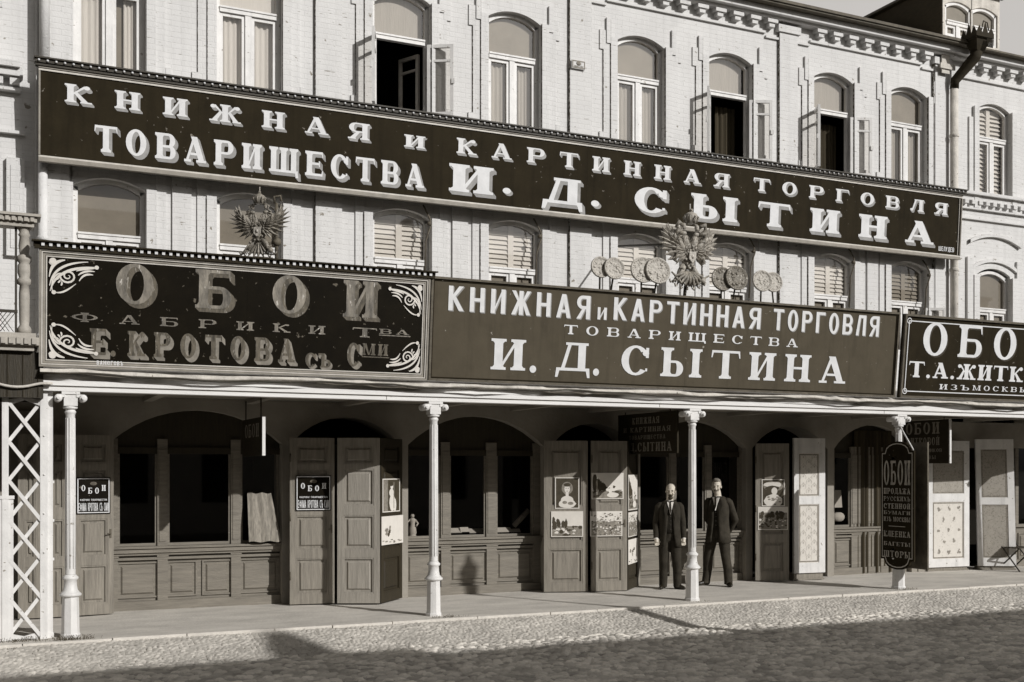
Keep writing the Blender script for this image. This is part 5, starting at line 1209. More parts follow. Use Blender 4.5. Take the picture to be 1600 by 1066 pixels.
poster(F4, (867, 905), (746, 795), 'dark poster with the bust of a fair-skinned woman on the leaf by the middle window', 'bust', seed=3)
poster(F4, (861, 911), (799, 839), 'white winter-bush poster directly under the bust of the woman', 'landscape', seed=4)
poster(F5, (924, 974), (739, 780), 'landscape poster with dark trees and a pale path, topmost on its leaf', 'trees', seed=5)
poster(F5, (922, 972), (799, 838), 'crowded grey print under the landscape with trees', 'busy', seed=6)
poster(F6, (981, 995), (742, 797), 'narrow pale poster at the top of the end leaf beside the bearded man', 'trees', seed=7)
poster(F6, (981, 995), (800, 838), 'dark narrow print in the middle of the end leaf beside the bearded man', 'busy', seed=8)
poster(F6, (981, 996), (842, 880), 'lowest narrow poster on the end leaf beside the bearded man', 'ship', seed=9)
poster(F7, (1190, 1226), (749, 791), 'poster of a lady in a wide pale hat', 'hat', seed=10)
poster(F7, (1184, 1231), (792, 828), 'poster of a crowd before dark trees, under the lady in the hat', 'crowd', seed=11)

# ------------------------------------------------------------------ white wallpaper sample boards
def sample_board(p0, p1, z0, z1, label, panels, lean=0.0, side=0.0, motif='damask'):
    r = thing('wallpaper_display', label, 'display board', ((p0[0]+p1[0])/2, (p0[1]+p1[1])/2, 0))
    F = Frame((p0[0], p0[1], z0), (p1[0]-p0[0], p1[1]-p0[1], 0), (0, lean, 1)); w = math.hypot(p1[0]-p0[0], p1[1]-p0[1]); h = z1-z0; m = MB(); s = 0.10
    m.fbox(F, 0, s, 0, h, -0.05, 0); m.fbox(F, w-s*1.3, w, 0, h, -0.05, 0)
    prev = 0
    for v0, v1, _ in panels+[(h, h, 0)]: m.fbox(F, s, w-s*1.3, prev, v0, -0.049, -0.0005); prev = v1
    part('frame', m, M['paint'], r)
    for v0, v1, kd in panels:
        m = MB(); a, b = s, w-s*1.3; m.fbox(F, a, b, v0, v1, -0.045, -0.010)
        mp_ = part('paper_panel', m, M[{'damask': 'wallpaper', 'rose': 'wallpaper', 'grey': 'wallpaper_grey'}[kd]], r)
        m = MB(); b_ = 0.022; G = Frame(F.p(a, v0, -0.0095), F.U, F.V); W_, H_ = b-a, v1-v0
        part('border', rails(G, W_, H_, [(0.012, b_, 0.003, 0)]), M['midink'], mp_)
        m = MB()
        if kd == 'rose':
            rr = random.Random(3)
            for j in range(5):
                for i in range(3):
                    cx, cy = W_*(0.2+0.32*i+(0.16 if j % 2 else 0)), H_*(0.12+0.19*j)
                    if cx > W_*0.9: continue
                    for q in range(6):
                        aa = rr.uniform(0, 6.28); d_ = rr.uniform(0.0, 0.035); ux, uy = cx+d_*math.cos(aa), cy+d_*math.sin(aa)*1.2; rad = rr.uniform(0.012, 0.024)
                        m.face([G.p(ux+rad*math.cos(t), uy+rad*math.sin(t), 0.002+q*1e-4) for t in [k*math.pi/4 for k in range(8)]])
        elif kd == 'damask':
            for j in range(int(H_/0.17)):
                for i in (-1, 0, 1):
                    cx, cy = W_/2+i*W_*0.27, 0.10+0.17*j+(0.085 if i else 0)
                    if cy > H_-0.06: continue
                    ribbon(m, G, bez((cx-0.05, cy-0.05), (cx-0.07, cy+0.05), (cx-0.01, cy), (cx, cy+0.06), 8), 0.008, 0, 0.002); ribbon(m, G, bez((cx+0.05, cy-0.05), (cx+0.07, cy+0.05), (cx+0.01, cy), (cx, cy+0.06), 8), 0.008, 0, 0.0024)
                    m.face([G.p(cx+0.016*math.cos(t), cy+0.02*math.sin(t), 0.003) for t in [k*math.pi/4 for k in range(8)]])
        else:
            for j in range(0):
                for i in range(4):
                    cx, cy = W_*(0.16+0.22*i), 0.07+0.11*j+(0.05 if i % 2 else 0)
                    if cy < H_-0.05: m.face([G.p(cx+0.02*math.cos(t), cy+0.028*math.sin(t), 0.002) for t in [k*math.pi/4 for k in range(8)]])
        if m.f: part('motifs', m, M['motif'] if kd == 'damask' else M['greyline'], mp_)
    m = MB(); m.fbox(F, 0.02, w-0.02, -z0+0.005, -0.001, -0.28, -0.04); m.fbox(F, 0.0, w, -z0+0.005, -z0+0.03, -0.30, -0.02); part('stand', m, M['wood'], r)
    if side:
        m = MB(); G = Frame(F.p(w+0.004, 0, -0.05), F.N*-1+F.U*0.35, F.V); m.fbox(G, 0, side, 0, h, -0.03, 0)
        for v in (h*0.2, h*0.62, h*0.74): m.ball(G.p(side*0.5, v, 0.004), 0.014, 8, 1)
        part('side_board', m, [M['paint'], M['ink']], r)
    return r
zt1 = 2.52
sample_board((12.86, -0.40), (13.52, -0.44), 0.13, zt1, 'white framed wallpaper display with a pale damask panel, standing right of the lady-in-hat poster', [(0.18, 1.22, 'damask'), (1.36, 2.12, 'damask')], 0, 0.25)
sample_board((16.33, -0.10), (17.33, -0.16), 0.08, 2.52, 'white framed wallpaper display with scattered rose motifs, right of the shield-shaped sign', [(0.16, 1.26, 'rose'), (1.42, 2.25, 'grey')], 0)
sample_board((17.52, -0.20), (18.16, -0.55), 0.08, 2.56, 'white framed wallpaper display tilted out from the wall, rightmost of the three boards', [(0.16, 1.20, 'grey'), (1.34, 2.28, 'grey')], 0.03)
# dark drapery in the doorway
m = MB(); m.v = []; c_ = curtain_mb(at(1336, 735, 0.1)[0], at(1392, 735, 0.1)[0], 0.02, 2.7, 0.12, 0.05, 30); single('doorway_drape', c_, M['drape'], 'dark floor-length drapery filling the doorway left of the fourth column', 'curtain')
# right-hand shop front beyond the sample boards
ngw = 18.25
m = MB(); F = Frame((0, 0.10, 0)); m.fbox(F, ngw, 19.9, 0, 0.85, -0.06, 0); m.fbox(F, ngw, 19.9, 0.80, 0.86, 0.001, 0.06); panel_field(m, F, ngw+0.12, ngw+0.55, 0.15, 0.68, 0.001); panel_field(m, F, ngw+0.70, ngw+1.3, 0.15, 0.68, 0.001)
for x in (ngw, ngw+0.60, ngw+1.45): m.fbox(F, x, x+0.09, 0.861, 2.4, -0.05, 0.03)
ow = part('shop_window', m, M['wood_h'], ngb)
m = MB(); m.face([F.p(ngw, 0.86, -0.02), F.p(19.9, 0.86, -0.02), F.p(19.9, 2.4, -0.02), F.p(ngw, 2.4, -0.02)]); part('pane', m, M['shopglass'], ow)
m = MB(); m.box(BX1-0.9, 22, 1.0, 1.1, 0, 3); part('shop_interior', m, M['dark'], ngb)

# cafe chair at the right edge
cx, cz = at(1588, 884, -0.55); ch = thing('cafe_chair', 'dark slatted folding chair by the right edge of the pavement', 'chair', (cx, -0.55, 0))
m = MB()
for k in range(5): m.box(cx-0.22, cx+0.24, -0.78+0.09*k, -0.72+0.09*k, 0.44, 0.46)
part('seat', m, M['wood_dark'], ch)
m = MB()
for z in (0.72, 0.84): m.box(cx-0.24, cx+0.24, -0.335, -0.31, z, z+0.07)
part('backrest', m, M['wood_dark'], ch)
for sx in (-0.22, 0.22):
    m = MB(); m.tube([(cx+sx, -0.82, 0.0), (cx+sx, -0.36, 0.5), (cx+sx, -0.30, 0.92)], 0.014, 6); part('leg', m, M['dark_iron'], ch)
    m = MB(); m.tube([(cx+sx*0.9, -0.28, 0.0), (cx+sx*0.9, -0.80, 0.45)], 0.014, 6); part('leg', m, M['dark_iron'], ch)

# ------------------------------------------------------------------ lattice, post and balcony at the left edge
LY = -2.14
x0l = at(6, 735, LY)[0]; x1l = at(70, 735, LY)[0]; ztl = at(40, 610, LY)[1]
lat = thing('lattice_panel', 'narrow white trellis of crossed laths between two posts at the left edge', 'trellis', ((x0l+x1l)/2, LY, 0))
m = MB(); m.box(x0l-0.02, x0l+0.05, LY-0.03, LY+0.03, 0, ztl); part('post', m, M['paint'], lat)
m = MB(); m.box(x0l+0.051, x1l-0.051, LY-0.02, LY+0.02, ztl-0.05, ztl); part('rail', m, M['paint'], lat)
m = MB(); m.box(x1l-0.05, x1l+0.03, LY-0.03, LY+0.03, 0, ztl)
for z in (0.55, 1.0, 1.45, 1.9, 2.35): m.ball((x1l-0.01, LY-0.035, z), 0.012, 6)
part('post', m, M['paint'], lat)
for sgn, dd in ((1, 0.012), (-1, -0.012)):
    m = MB(); n = 0; z = -0.40; wl = x1l-x0l-0.1; xa = x0l+0.05; st = 0.447
    while z < ztl-0.05:
        a = (xa, z) if sgn > 0 else (xa, z+st); b = (xa+wl, z+st) if sgn > 0 else (xa+wl, z)
        h = 0.034; P = [(a[0], a[1]-h), (b[0], b[1]-h), (b[0], b[1]+h), (a[0], a[1]+h)]
        P = [(u, min(max(v, 0.0), ztl-0.05)) for u, v in P]
        m.prism(Frame((0, LY+dd, 0)), P, -0.011, 0.011); z += st
    part('laths', m, M['paint'], lat)
m = MB(); xp = at(77.5, 735, LY+0.05)[0]; m.box(xp-0.035, xp+0.035, LY+0.02, LY+0.10, 0, ztl+0.05); m.box(xp-0.045, xp+0.045, LY+0.01, LY+0.11, ztl+0.05, ztl+0.08); m.box(xp-0.045, xp+0.045, LY+0.01, LY+0.11, 0.0, 0.06)
for z in (0.9, 1.35, 1.8): m.box(xp+0.036, xp+0.05, LY+0.03, LY+0.06, z, z+0.03)
single('canopy_post', m, M['paint'], 'plain square white post between the trellis and the first column', 'post')
m = MB(); m.box(-1.6, at(21, 735, LY)[0], LY-0.02, LY+0.03, 0.0, 1.62); m.box(-1.6, at(22.5, 735, LY)[0], LY-0.035, LY+0.04, 1.621, 1.66); single('board_screen', m, M['paint'], 'low white boarded screen at the left edge behind the trellis', 'screen')
# balcony
BY = -2.25
bal = thing('balcony', 'grey ornate balcony corner with a turned post and diamond mesh at the left edge', 'balcony', (0.3, BY, 3.3))
xb_, z_b = at(38, 522, BY); z_t = at(38, 350, BY)[1]; z_0 = at(38, 545, BY)[1]; z_c = at(38, 338, BY)[1]
m = MB(); H_ = z_t-z_b
m.lathe((xb_, BY, z_b), [(0.075, 0), (0.075, 0.06), (0.05, 0.10), (0.055, 0.16), (0.058, 0.36*H_), (0.05, 0.44*H_), (0.075, 0.45*H_), (0.078, 0.49*H_), (0.055, 0.51*H_), (0.072, 0.55*H_), (0.072, 0.62*H_), (0.055, 0.64*H_), (0.08, 0.66*H_), (0.08, 0.70*H_), (0.05, 0.72*H_), (0.062, 0.80*H_), (0.05, 0.88*H_), (0.066, 0.895*H_), (0.05, 0.92*H_), (0.075, 0.96*H_), (0.09, H_)], 16)
part('post', m, M['greypaint'], bal)
m = MB(); m.box(-3, xb_+0.13, BY-0.13, BY+0.13, z_t+0.001, z_t+0.06); m.box(-3, xb_+0.17, BY-0.17, BY+0.17, z_t+0.061, z_t+0.09); m.box(-3, xb_+0.10, BY-0.10, BY+0.10, z_t-0.05, z_t-0.001)
x = xb_+0.08
while x > -1.5: m.box(x-0.02, x+0.02, BY-0.15, BY-0.131, z_t+0.005, z_t+0.055); x -= 0.065
part('cornice', m, M['greypaint'], bal)
m = MB(); m.box(-3, xb_+0.12, BY-0.12, BY+0.12, z_b-0.05, z_b-0.001); m.box(-3, xb_+0.15, BY-0.16, 0.1, z_b-0.14, z_b-0.051); m.box(-3, xb_+0.10, BY-0.10, BY+0.1, z_b-0.20, z_b-0.141)
x = xb_+0.10
while x > -1.5: m.box(x-0.025, x+0.025, BY-0.18, BY-0.161, z_b-0.13, z_b-0.06); x -= 0.08
part('floor', m, M['greypaint'], bal)
m = MB(); za = z_b+0.02; zb2 = at(10, 488, BY)[1]
for sgn in (1, -1):
    x = -1.6
    while x < xb_-0.08:
        a, b = x, x+(zb2-za)*sgn*0.7
        lo_, hi_ = min(a, b), max(a, b)
        if hi_ < xb_-0.06: m.tube([(a, BY, za), (b, BY, zb2)], 0.005, 4)
        x += 0.045
m.box(-3, xb_-0.07, BY-0.02, BY+0.02, zb2, zb2+0.03); m.box(xb_-0.10, xb_-0.075, BY-0.015, BY+0.015, z_b, z_t-0.05)
part('mesh_panel', m, M['dark_iron'], bal)
m = MB(); m.box(-3, xb_+0.14, BY+0.2, 0.12, 2.74, z_b-0.205); m.box(-3, xb_+0.2, BY-0.02, BY+0.199, 2.78, z_b-0.206)
for k in range(5): m.box(xb_+0.14-0.16*k, xb_+0.148-0.16*k, BY-0.03, BY-0.021, 2.79, z_b-0.21, 1)
part('boarded_soffit', m, [M['soffit'] if 'soffit' in M else M['wood_dark'], M['tar']], bal)
pts = []
for k in range(13): t = k/12; X_, Z_ = at(-30+112*t, 590+16*math.sin(min(1, t*1.25)*math.pi*0.75)-2*t, BY-0.03); pts.append((X_, BY-0.06, Z_))
m = MB(); m.tube(pts, 0.016, 6); single('slack_cable', m, M['silverline'], 'pale cable sagging under the balcony at the left edge', 'cable')

# ------------------------------------------------------------------ drain pipes and hopper
x = at(67, 735, -0.12)[0]; m = MB(); m.lathe((x, -0.10, 3.1), [(0.06, 0), (0.06, 2.95)], 14)
for z in (0.6, 1.9): m.lathe((x, -0.10, 3.1+z), [(0.062, 0), (0.072, 0.01), (0.072, 0.05), (0.062, 0.06)], 14)
m.lathe((x+0.02, -0.10, 7.3), [(0.065, 0), (0.065, 2.7)], 14)
single('drainpipe', m, M['trim'], 'white drainpipe down the left end of the brick front', 'drainpipe')
hx, hz = at(1508, 62, -0.5); pxx = at(1491, 150, -0.14)[0]
dp = thing('drainpipe', 'pale drainpipe with a big dark rain hopper at the joint with the corner house', 'drainpipe', (pxx, -0.14, 3.2))
m = MB(); m.lathe((pxx, -0.14, 3.2), [(0.075, 0), (0.075, 6.2)], 16)
for z in (1.2, 2.6, 3.9, 5.2): m.lathe((pxx, -0.14, 3.2+z), [(0.077, 0), (0.09, 0.01), (0.09, 0.06), (0.077, 0.07)], 16)
part('pipe', m, M['oldtrim'], dp)
m = MB(); m.tube([(pxx, -0.14, 9.35), (pxx, -0.16, 9.5), (pxx+0.20, -0.45, 9.88), (pxx+0.22, -0.48, 10.0)], [0.085, 0.09, 0.11, 0.12], 12); part('elbow', m, M['tar'], dp)
m = MB(); q = Vector((pxx+0.22, -0.50, 9.98))
rows = []
for r_, z in ((0.08, 0.0), (0.11, 0.08), (0.14, 0.20), (0.19, 0.22), (0.19, 0.30)): rows.append([(q.x+a*r_, q.y+b*r_, q.z+z) for a, b in ((-1.2, -1), (1.2, -1), (1.2, 1), (-1.2, 1))])
m.grid(rows, 0, False, closed=True, caps=True)
def crown(p0, p1, n):
    for k in range(n):
        a = p0.lerp(p1, k/n); b = p0.lerp(p1, (k+1)/n); c = a.lerp(b, 0.5); up = Vector((0, 0, 0.13 if k % 2 == 0 else 0.22))
        th = Vector((0.01, 0.01, 0))
        m.face([a, b, c+up]); m.face([b+th, a+th, c+up+th])
C4 = [q+Vector((a*0.19, b*0.19, 0.30)) for a, b in ((-1.2, -1), (1.2, -1), (1.2, 1), (-1.2, 1))]
for i in range(4): crown(C4[i], C4[(i+1) % 4], 3)
for k in range(7): m.tube([(q.x+0.05+0.025*k, q.y-0.18, q.z+0.04), (q.x+0.05+0.025*k, q.y-0.19, q.z+0.2)], 0.008, 4)
m.tube([(q.x+0.1, q.y, q.z+0.4), (q.x+0.16, q.y, q.z+0.62), (q.x+0.26, q.y, q.z+0.60), (q.x+0.30, q.y, q.z+0.45)], 0.012, 6)
part('hopper', m, M['tar'], dp)
m = MB(); xk = at(1476, 110, -0.1)[0]; m.box(xk-0.10, xk+0.10, -0.13, -0.112, 9.62, 9.98); m.box(xk-0.16, xk+0.22, -0.16, -0.1305, 9.70, 9.80); single('iron_tie', m, M['oldtrim'], 'weathered iron strap under the hopper at the end of the cornice', 'iron strap')

# fire-mark plaque on the pier
a = at(893, 93, -0.08); b = at(914, 110, -0.08); m = MB()
pq = thing('wall_plaque', 'small enamelled plaque with a dark border on the brick pier', 'plaque', (a[0], -0.08, b[1]))
m.box(a[0], b[0], -0.095, -0.0755, b[1], a[1]); part('plate', m, M['trim'], pq)
Fq = Frame((a[0], -0.0955, b[1])); m = rails(Fq, b[0]-a[0], a[1]-b[1], [(0.008, 0.016, 0.004, 0)]); w_, h_ = b[0]-a[0], a[1]-b[1]
letters(Fq, m, 'ОБЩЕСТВО', w_*0.16, w_*0.84, h_*0.2, h_*0.36, SANS, d=0.001); m.ball(Fq.p(w_*0.5, h_*0.62, 0.004), 0.05, 10, 0, (0.9, 0.15, 0.7))
part('emblem', m, M['midink'], pq)
# hooks and bent rods by the mezzanine windows
for i, (hxp, hyp) in enumerate(((668, 352), (841, 372), (1175, 395), (1331, 412), (1449, 432))):
    x, z = at(hxp, hyp, -0.1); m = MB()
    m.tube([(x-0.04, -0.02, z+0.32), (x-0.02, -0.09, z+0.22), (x+0.03, -0.12, z+0.10), (x+0.05, -0.12, z-0.0), (x+0.01, -0.12, z-0.10), (x-0.03, -0.10, z-0.25), (x-0.03, -0.06, z-0.8)], 0.014, 6); m.ball((x+0.02, -0.12, z+0.02), 0.04, 8)
    single('iron_hook', m, M['rust'], 'rusty bent hook rod beside the %s mezzanine window' % ('third', 'fourth', 'sixth', 'seventh', 'eighth')[i], 'iron hook', 'hook rods beside the mezzanine windows')
# weeds along the pavement edge
m = MB(); rr = random.Random(12)
def tuft(x, y, n, h, sp):
    for _ in range(n):
        bx, by = x+rr.gauss(0, sp), y+rr.gauss(0, sp*0.35); a = rr.uniform(0, 6.28); l = h*rr.uniform(0.4, 1.2); dx, dy = math.cos(a)*l*0.6, math.sin(a)*l*0.6; wv_ = 0.006
        zz = -0.02 if by > PE else -0.05
        m.face([(bx-wv_, by, zz), (bx+wv_, by, zz), (bx+dx*0.5, by+dy*0.5, zz+l*0.75)]); m.face([(bx+dx*0.5-wv_*0.6, by+dy*0.5, zz+l*0.7), (bx+dx*0.5+wv_*0.6, by+dy*0.5, zz+l*0.7), (bx+dx, by+dy, zz+l)])
tuft(COLX[0], PE+0.12, 140, 0.07, 0.13); tuft(x0l+0.2, LY-0.1, 160, 0.06, 0.16); tuft(COLX[1]+0.1, PE+0.1, 120, 0.05, 0.12); tuft(COLX[2], PE+0.15, 30, 0.04, 0.1); tuft(COLX[3], PE+0.15, 90, 0.05, 0.12)
for k in range(60): tuft(rr.uniform(0, 14), PE-0.08+rr.uniform(-0.05, 0.06), 6, 0.03, 0.04)
o = bpy.data.objects.new('weeds', mesh_of('weeds', m, M['weed'], (0, 0, 0))); COL.objects.link(o); tag(o, 'small dry weeds along the pavement edge and round the column feet', 'weeds', None, 'stuff')

# ------------------------------------------------------------------ medallions along the canopy sign
MY = -2.36
def medallion(px_, py_, rpx, label, dark=False, dy=0.0, yaw=0.0):
    x, z = at(px_, py_, MY+dy); dep = (MY+dy-CY)/(math.cos(R(YAW))-(px_-800)/FPX*math.sin(R(YAW))); r = rpx*dep/FPX
    ax = Vector((math.sin(R(yaw)), -math.cos(R(yaw)), 0.12)).normalized()
    t = thing('medallion', label, 'medallion', (x, MY+dy, z-r), 'prize medallions above the grey sign')
    c = Vector((x, MY+dy, z)); m = MB(); m.lathe(c, [(r*0.96, -0.025), (r, -0.01), (r, 0.012), (r*0.93, 0.020), (r*0.88, 0.008), (r*0.5, 0.010)], 36, axis=ax); part('disc', m, M['medal_dark' if dark else 'medal'], t)
    m = MB(); rr = random.Random(int(px_)); e1 = ax.orthogonal().normalized(); e2 = ax.cross(e1)
    for k in range(16):
        a = rr.uniform(0, 6.28); d_ = r*0.66*math.sqrt(rr.random()); m.ball(c+ax*0.010+(e1*math.cos(a)+e2*math.sin(a))*d_, r*rr.uniform(0.06, 0.17), 8, 0, (1, 0.4, 1))
    for k in range(26): a = 2*math.pi*k/26; m.ball(c+ax*0.010+(e1*math.cos(a)+e2*math.sin(a))*r*0.80, r*0.045, 6)
    part('relief', m, M['medal_dark' if dark else 'medal'], t)
    m = MB(); zl = 4.50; m.tube([c+Vector((0, 0.03, -r*0.6)), (x, MY+0.04, zl)], 0.014, 6); part('stem', m, M['dark_iron'], t)
medallion(939, 417.5, 17, 'pale medal disc with a rim, leftmost of the row', yaw=-6); medallion(960, 419.5, 17.5, 'pale medal disc overlapping the leftmost medal', dy=-0.06, yaw=-4)
medallion(1004, 422, 20.5, 'large pale medal disc, third along the row', yaw=-6); medallion(1028, 423, 21, 'large pale medal disc just left of the big eagle', dy=-0.06, yaw=-6)
medallion(1129, 436, 19, 'dark medal disc just right of the big eagle', True, yaw=-6); medallion(1151, 434.5, 19.5, 'dark heavily embossed medal disc in front of its neighbour', True, dy=-0.06, yaw=-6)
medallion(1191, 439, 17, 'pale medal disc near the right end of the row', yaw=-8); medallion(1208, 441, 16, 'pale medal disc, rightmost of the row, half hidden', dy=0.05, yaw=-8)

# ------------------------------------------------------------------ double-headed eagles
def feather(m, base, tip, w_, th, N, mi=0):
    base, tip = Vector(base), Vector(tip); d = tip-base; s_ = d.cross(N).normalized()*w_; mid = base.lerp(tip, 0.55); 
    P = [base-s_*0.45, mid-s_, tip, mid+s_, base+s_*0.45]; n_ = N.normalized()*th
    top_ = [p+n_*(0.2 if i in (0, 4, 2) else 0.0) for i, p in enumerate(P)]; rid = [base+n_, mid+n_*1.6]
    m.face([P[0], P[1], rid[1], rid[0]], mi); m.face([P[1], P[2], rid[1]], mi); m.face([P[2], P[3], rid[1]], mi); m.face([P[3], P[4], rid[0], rid[1]], mi)
    bk = [p-n_*0.3 for p in P]; m.face(bk[::-1], mi)
    for i in range(5): j = (i+1) % 5; m.face([bk[i], bk[j], P[j], P[i]], mi)
def eagle(loc, S, yaw, label, spread, crowned_big, mats, spiky):
    """S overall scale (metres for one unit); local plane U right, V up, N towards the street"""
    a = R(yaw); U = Vector((math.cos(a), math.sin(a), 0)); V = Vector((0, -0.10, 1)).normalized(); N = U.cross(V)
    O = Vector(loc); P = lambda u, v, n=0.0: O+(U*u+V*v+N*n)*S
    rot = Matrix((U, -N, V)).transposed()
    t = thing('eagle_emblem', label, 'eagle emblem', loc)
    rr = random.Random(int(loc[0]*10))
    m = MB(); m.ball(P(0, 0.60), 0.20*S, 14, 0, (0.85, 0.55, 1.35), rot)
    for k in range(34): m.ball(P(rr.uniform(-0.15, 0.15), rr.uniform(0.38, 0.86), 0.10), 0.035*S, 6, 0, (0.8, 0.6, 1.4), rot)
    for s in (-1, 1): m.tube([P(s*0.06, 0.80), P(s*0.13, 0.95, 0.02), P(s*0.14, 1.05, 0.03)], [0.12*S, 0.085*S, 0.055*S], 10)
    part('body', m, mats, t)
    for s in (-1, 1):
        m = MB(); m.ball(P(s*0.17, 1.09, 0.03), 0.060*S, 10, 0, (1.3, 0.8, 0.85), rot); feather(m, P(s*0.20, 1.10, 0.03), P(s*0.36, 1.04, 0.03), 0.04*S, 0.03*S, N); feather(m, P(s*0.20, 1.05, 0.03), P(s*0.29, 0.99, 0.03), 0.025*S, 0.02*S, N)
        for k in range(5):
            for j in (-1, 0, 1): feather(m, P(s*(0.14-0.012*k)+0.045*j, 1.05-0.055*k, 0.06), P(s*(0.13-0.012*k)+0.075*j, 0.94-0.06*k, 0.09), 0.028*S, 0.02*S, N)
        m.lathe(P(s*0.17, 1.17, 0.03), [(0.04*S, 0), (0.042*S, 0.03*S), (0.055*S, 0.07*S), (0.03*S, 0.11*S), (0.008*S, 0.14*S)], 10)
        part('head', m, mats, t)
    m = MB(); z0 = 1.30; m.lathe(P(0, z0, 0.03), [(0.10*S, 0), (0.11*S, 0.05*S), (0.15*S, 0.13*S), (0.13*S, 0.20*S), (0.05*S, 0.24*S), (0.02*S, 0.25*S)], 14); m.ball(P(0, z0+0.28, 0.03), 0.04*S, 8)
    m.box(*[q for q in (P(0, 0)[0]-0.012*S, P(0, 0)[0]+0.012*S)], P(0, z0)[1]-0.02*S, P(0, z0)[1]+0.0, P(0, z0+0.30)[2], P(0, z0+0.42)[2])
    for s in (-1, 1): m.ball(P(s*0.09, z0+0.13, 0.08), 0.05*S, 8); m.tube([P(s*0.09, z0+0.0, 0.02), P(s*0.26, z0-0.06, 0.05), P(s*0.22, z0-0.14, 0.03), P(s*0.32, z0-0.20, 0.05)], 0.022*S, 6)
    for q in range(8): aa = q*math.pi/4; m.tube([P(0, z0, 0.03)+(U*math.cos(aa)+N*math.sin(aa))*0.11*S, P(0, z0+0.13, 0.03)+(U*math.cos(aa)+N*math.sin(aa))*0.165*S, P(0, z0+0.26, 0.03)], 0.016*S, 5)
    part('crown', m, mats, t)
    for s in (-1, 1):                        # wings: shoulder scroll, covert feathers and long primaries
        m = MB(); m.tube([P(s*0.14, 0.74, 0.02), P(s*0.30, 0.92, 0.03), P(s*0.46, 1.04, 0.03), P(s*0.56, 1.02, 0.04)], [0.08*S, 0.075*S, 0.06*S, 0.05*S], 10)
        n = 9
        for k in range(n):
            f = k/(n-1); aa = R(84-118*f); b = (0.50-0.34*f, 0.98-0.30*f); l = (0.52+0.10*math.sin(f*3.1))*spread
            feather(m, P(s*b[0], b[1], 0.0+0.004*k), P(s*(b[0]+math.cos(aa)*l), b[1]+math.sin(aa)*l*0.72, -0.02+0.03*(k % 2)), (0.036 if spiky else 0.06)*S, 0.035*S, N)
        for k in range(8):
            f = k/7; aa = R(70-120*f); b = (0.40-0.24*f, 0.92-0.26*f); l = 0.30
            feather(m, P(s*b[0], b[1], 0.05+0.004*k), P(s*(b[0]+math.cos(aa)*l), b[1]+math.sin(aa)*l, 0.06), 0.036*S, 0.03*S, N)
            feather(m, P(s*b[0]*0.8, b[1]-0.03, 0.08), P(s*(b[0]*0.8+math.cos(aa)*0.18), b[1]-0.03+math.sin(aa)*0.18, 0.10), 0.03*S, 0.025*S, N)
        part('wing', m, mats, t)
    for s in (-1, 1):
        m = MB(); m.tube([P(s*0.10, 0.42), P(s*0.22, 0.28, 0.03), P(s*0.28, 0.18, 0.06)], [0.08*S, 0.06*S, 0.035*S], 8)
        for k in range(4): m.tube([P(s*0.28, 0.18, 0.06), P(s*(0.24+0.05*k), 0.11, 0.10), P(s*(0.23+0.06*k), 0.07, 0.07)], 0.017*S, 5)
        if s < 0: m.tube([P(-0.42, 0.05, 0.08), P(-0.20, 0.34, 0.10)], 0.018*S, 6); m.ball(P(-0.19, 0.36, 0.10), 0.035*S, 8)
        else: m.ball(P(0.34, 0.15, 0.10), 0.07*S, 10); m.tube([P(0.34, 0.20, 0.10), P(0.34, 0.29, 0.10)], 0.015*S, 5)
        part('leg', m, mats, t)
    m = MB()
    for k in range(7):
        f = (k-3)/3; aa = R(-90+f*50); feather(m, P(f*0.07, 0.34, 0.01+0.01*(k % 2)), P(f*0.07+math.cos(aa)*0.42, 0.34+math.sin(aa)*0.40, 0.02), 0.05*S, 0.03*S, N)
        e = P(f*0.07+math.cos(aa)*0.40, 0.34+math.sin(aa)*0.38, 0.04); m.tube([e, e+(U*f*0.07-V*0.03)*S, e+(U*f*0.10+V*0.03)*S], 0.022*S, 6); 
    part('tail', m, mats, t)
    m = MB(); m.prism(Frame(P(0, 0.62, 0.13), U, V), [(-0.085*S, 0.10*S), (-0.085*S, -0.05*S), (0, -0.13*S), (0.085*S, -0.05*S), (0.085*S, 0.10*S)], 0, 0.03*S); m.ball(P(0, 0.62, 0.16), 0.045*S, 8, 0, (0.8, 0.5, 1.2), rot)
    part('shield', m, M['emblem_pale'], t)
    return t, P
x, z = at(404, 402, -2.25)
E1, P1 = eagle((x, -2.25, z), 0.50, -32, 'spiky gilded double-headed eagle above the black sign', 0.85, True, M['emblem'], True)
m = MB(); xr_, zr_ = at(432, 395, -2.30); zr2 = at(432, 318, -2.30)[1]; m.tube([(xr_, -2.30, 4.44), (xr_, -2.30, zr2)], 0.022, 8); m.ball((xr_, -2.30, at(430, 378, -2.3)[1]), 0.06, 12); m.tube([(xr_-0.02, -2.30, zr2), (xr_-0.03, -2.3, zr2+0.08), (xr_+0.05, -2.3, zr2+0.1), (xr_+0.06, -2.3, zr2+0.03)], 0.016, 6)
m.tube([(xr_, -2.30, at(430, 378, -2.3)[1]), (x, -2.26, z+0.14)], 0.018, 6)
part('support_rod', m, M['rust'], E1)
x, z = at(1070, 449, -2.32)
E2, P2 = eagle((x, -2.36, z), 0.70, 4, 'large carved double-headed eagle with a heavy crown above the grey sign', 0.80, True, M['emblem_mid'], False)
m = MB()                                     # acanthus foot and scrolling mantle of the larger eagle
for k in range(9):
    f = (k-4)/4; aa = R(-90+f*75); pts = [P2(f*0.05, 0.30, 0.08), P2(f*0.10+math.cos(aa)*0.16, 0.28+math.sin(aa)*0.14, 0.12), P2(f*0.08+math.cos(aa)*0.30, 0.26+math.sin(aa)*0.26, 0.10), P2(f*0.16+math.cos(aa)*0.34, 0.33+math.sin(aa)*0.26, 0.12)]
    m.tube(pts, [0.022, 0.026, 0.02, 0.012], 6)
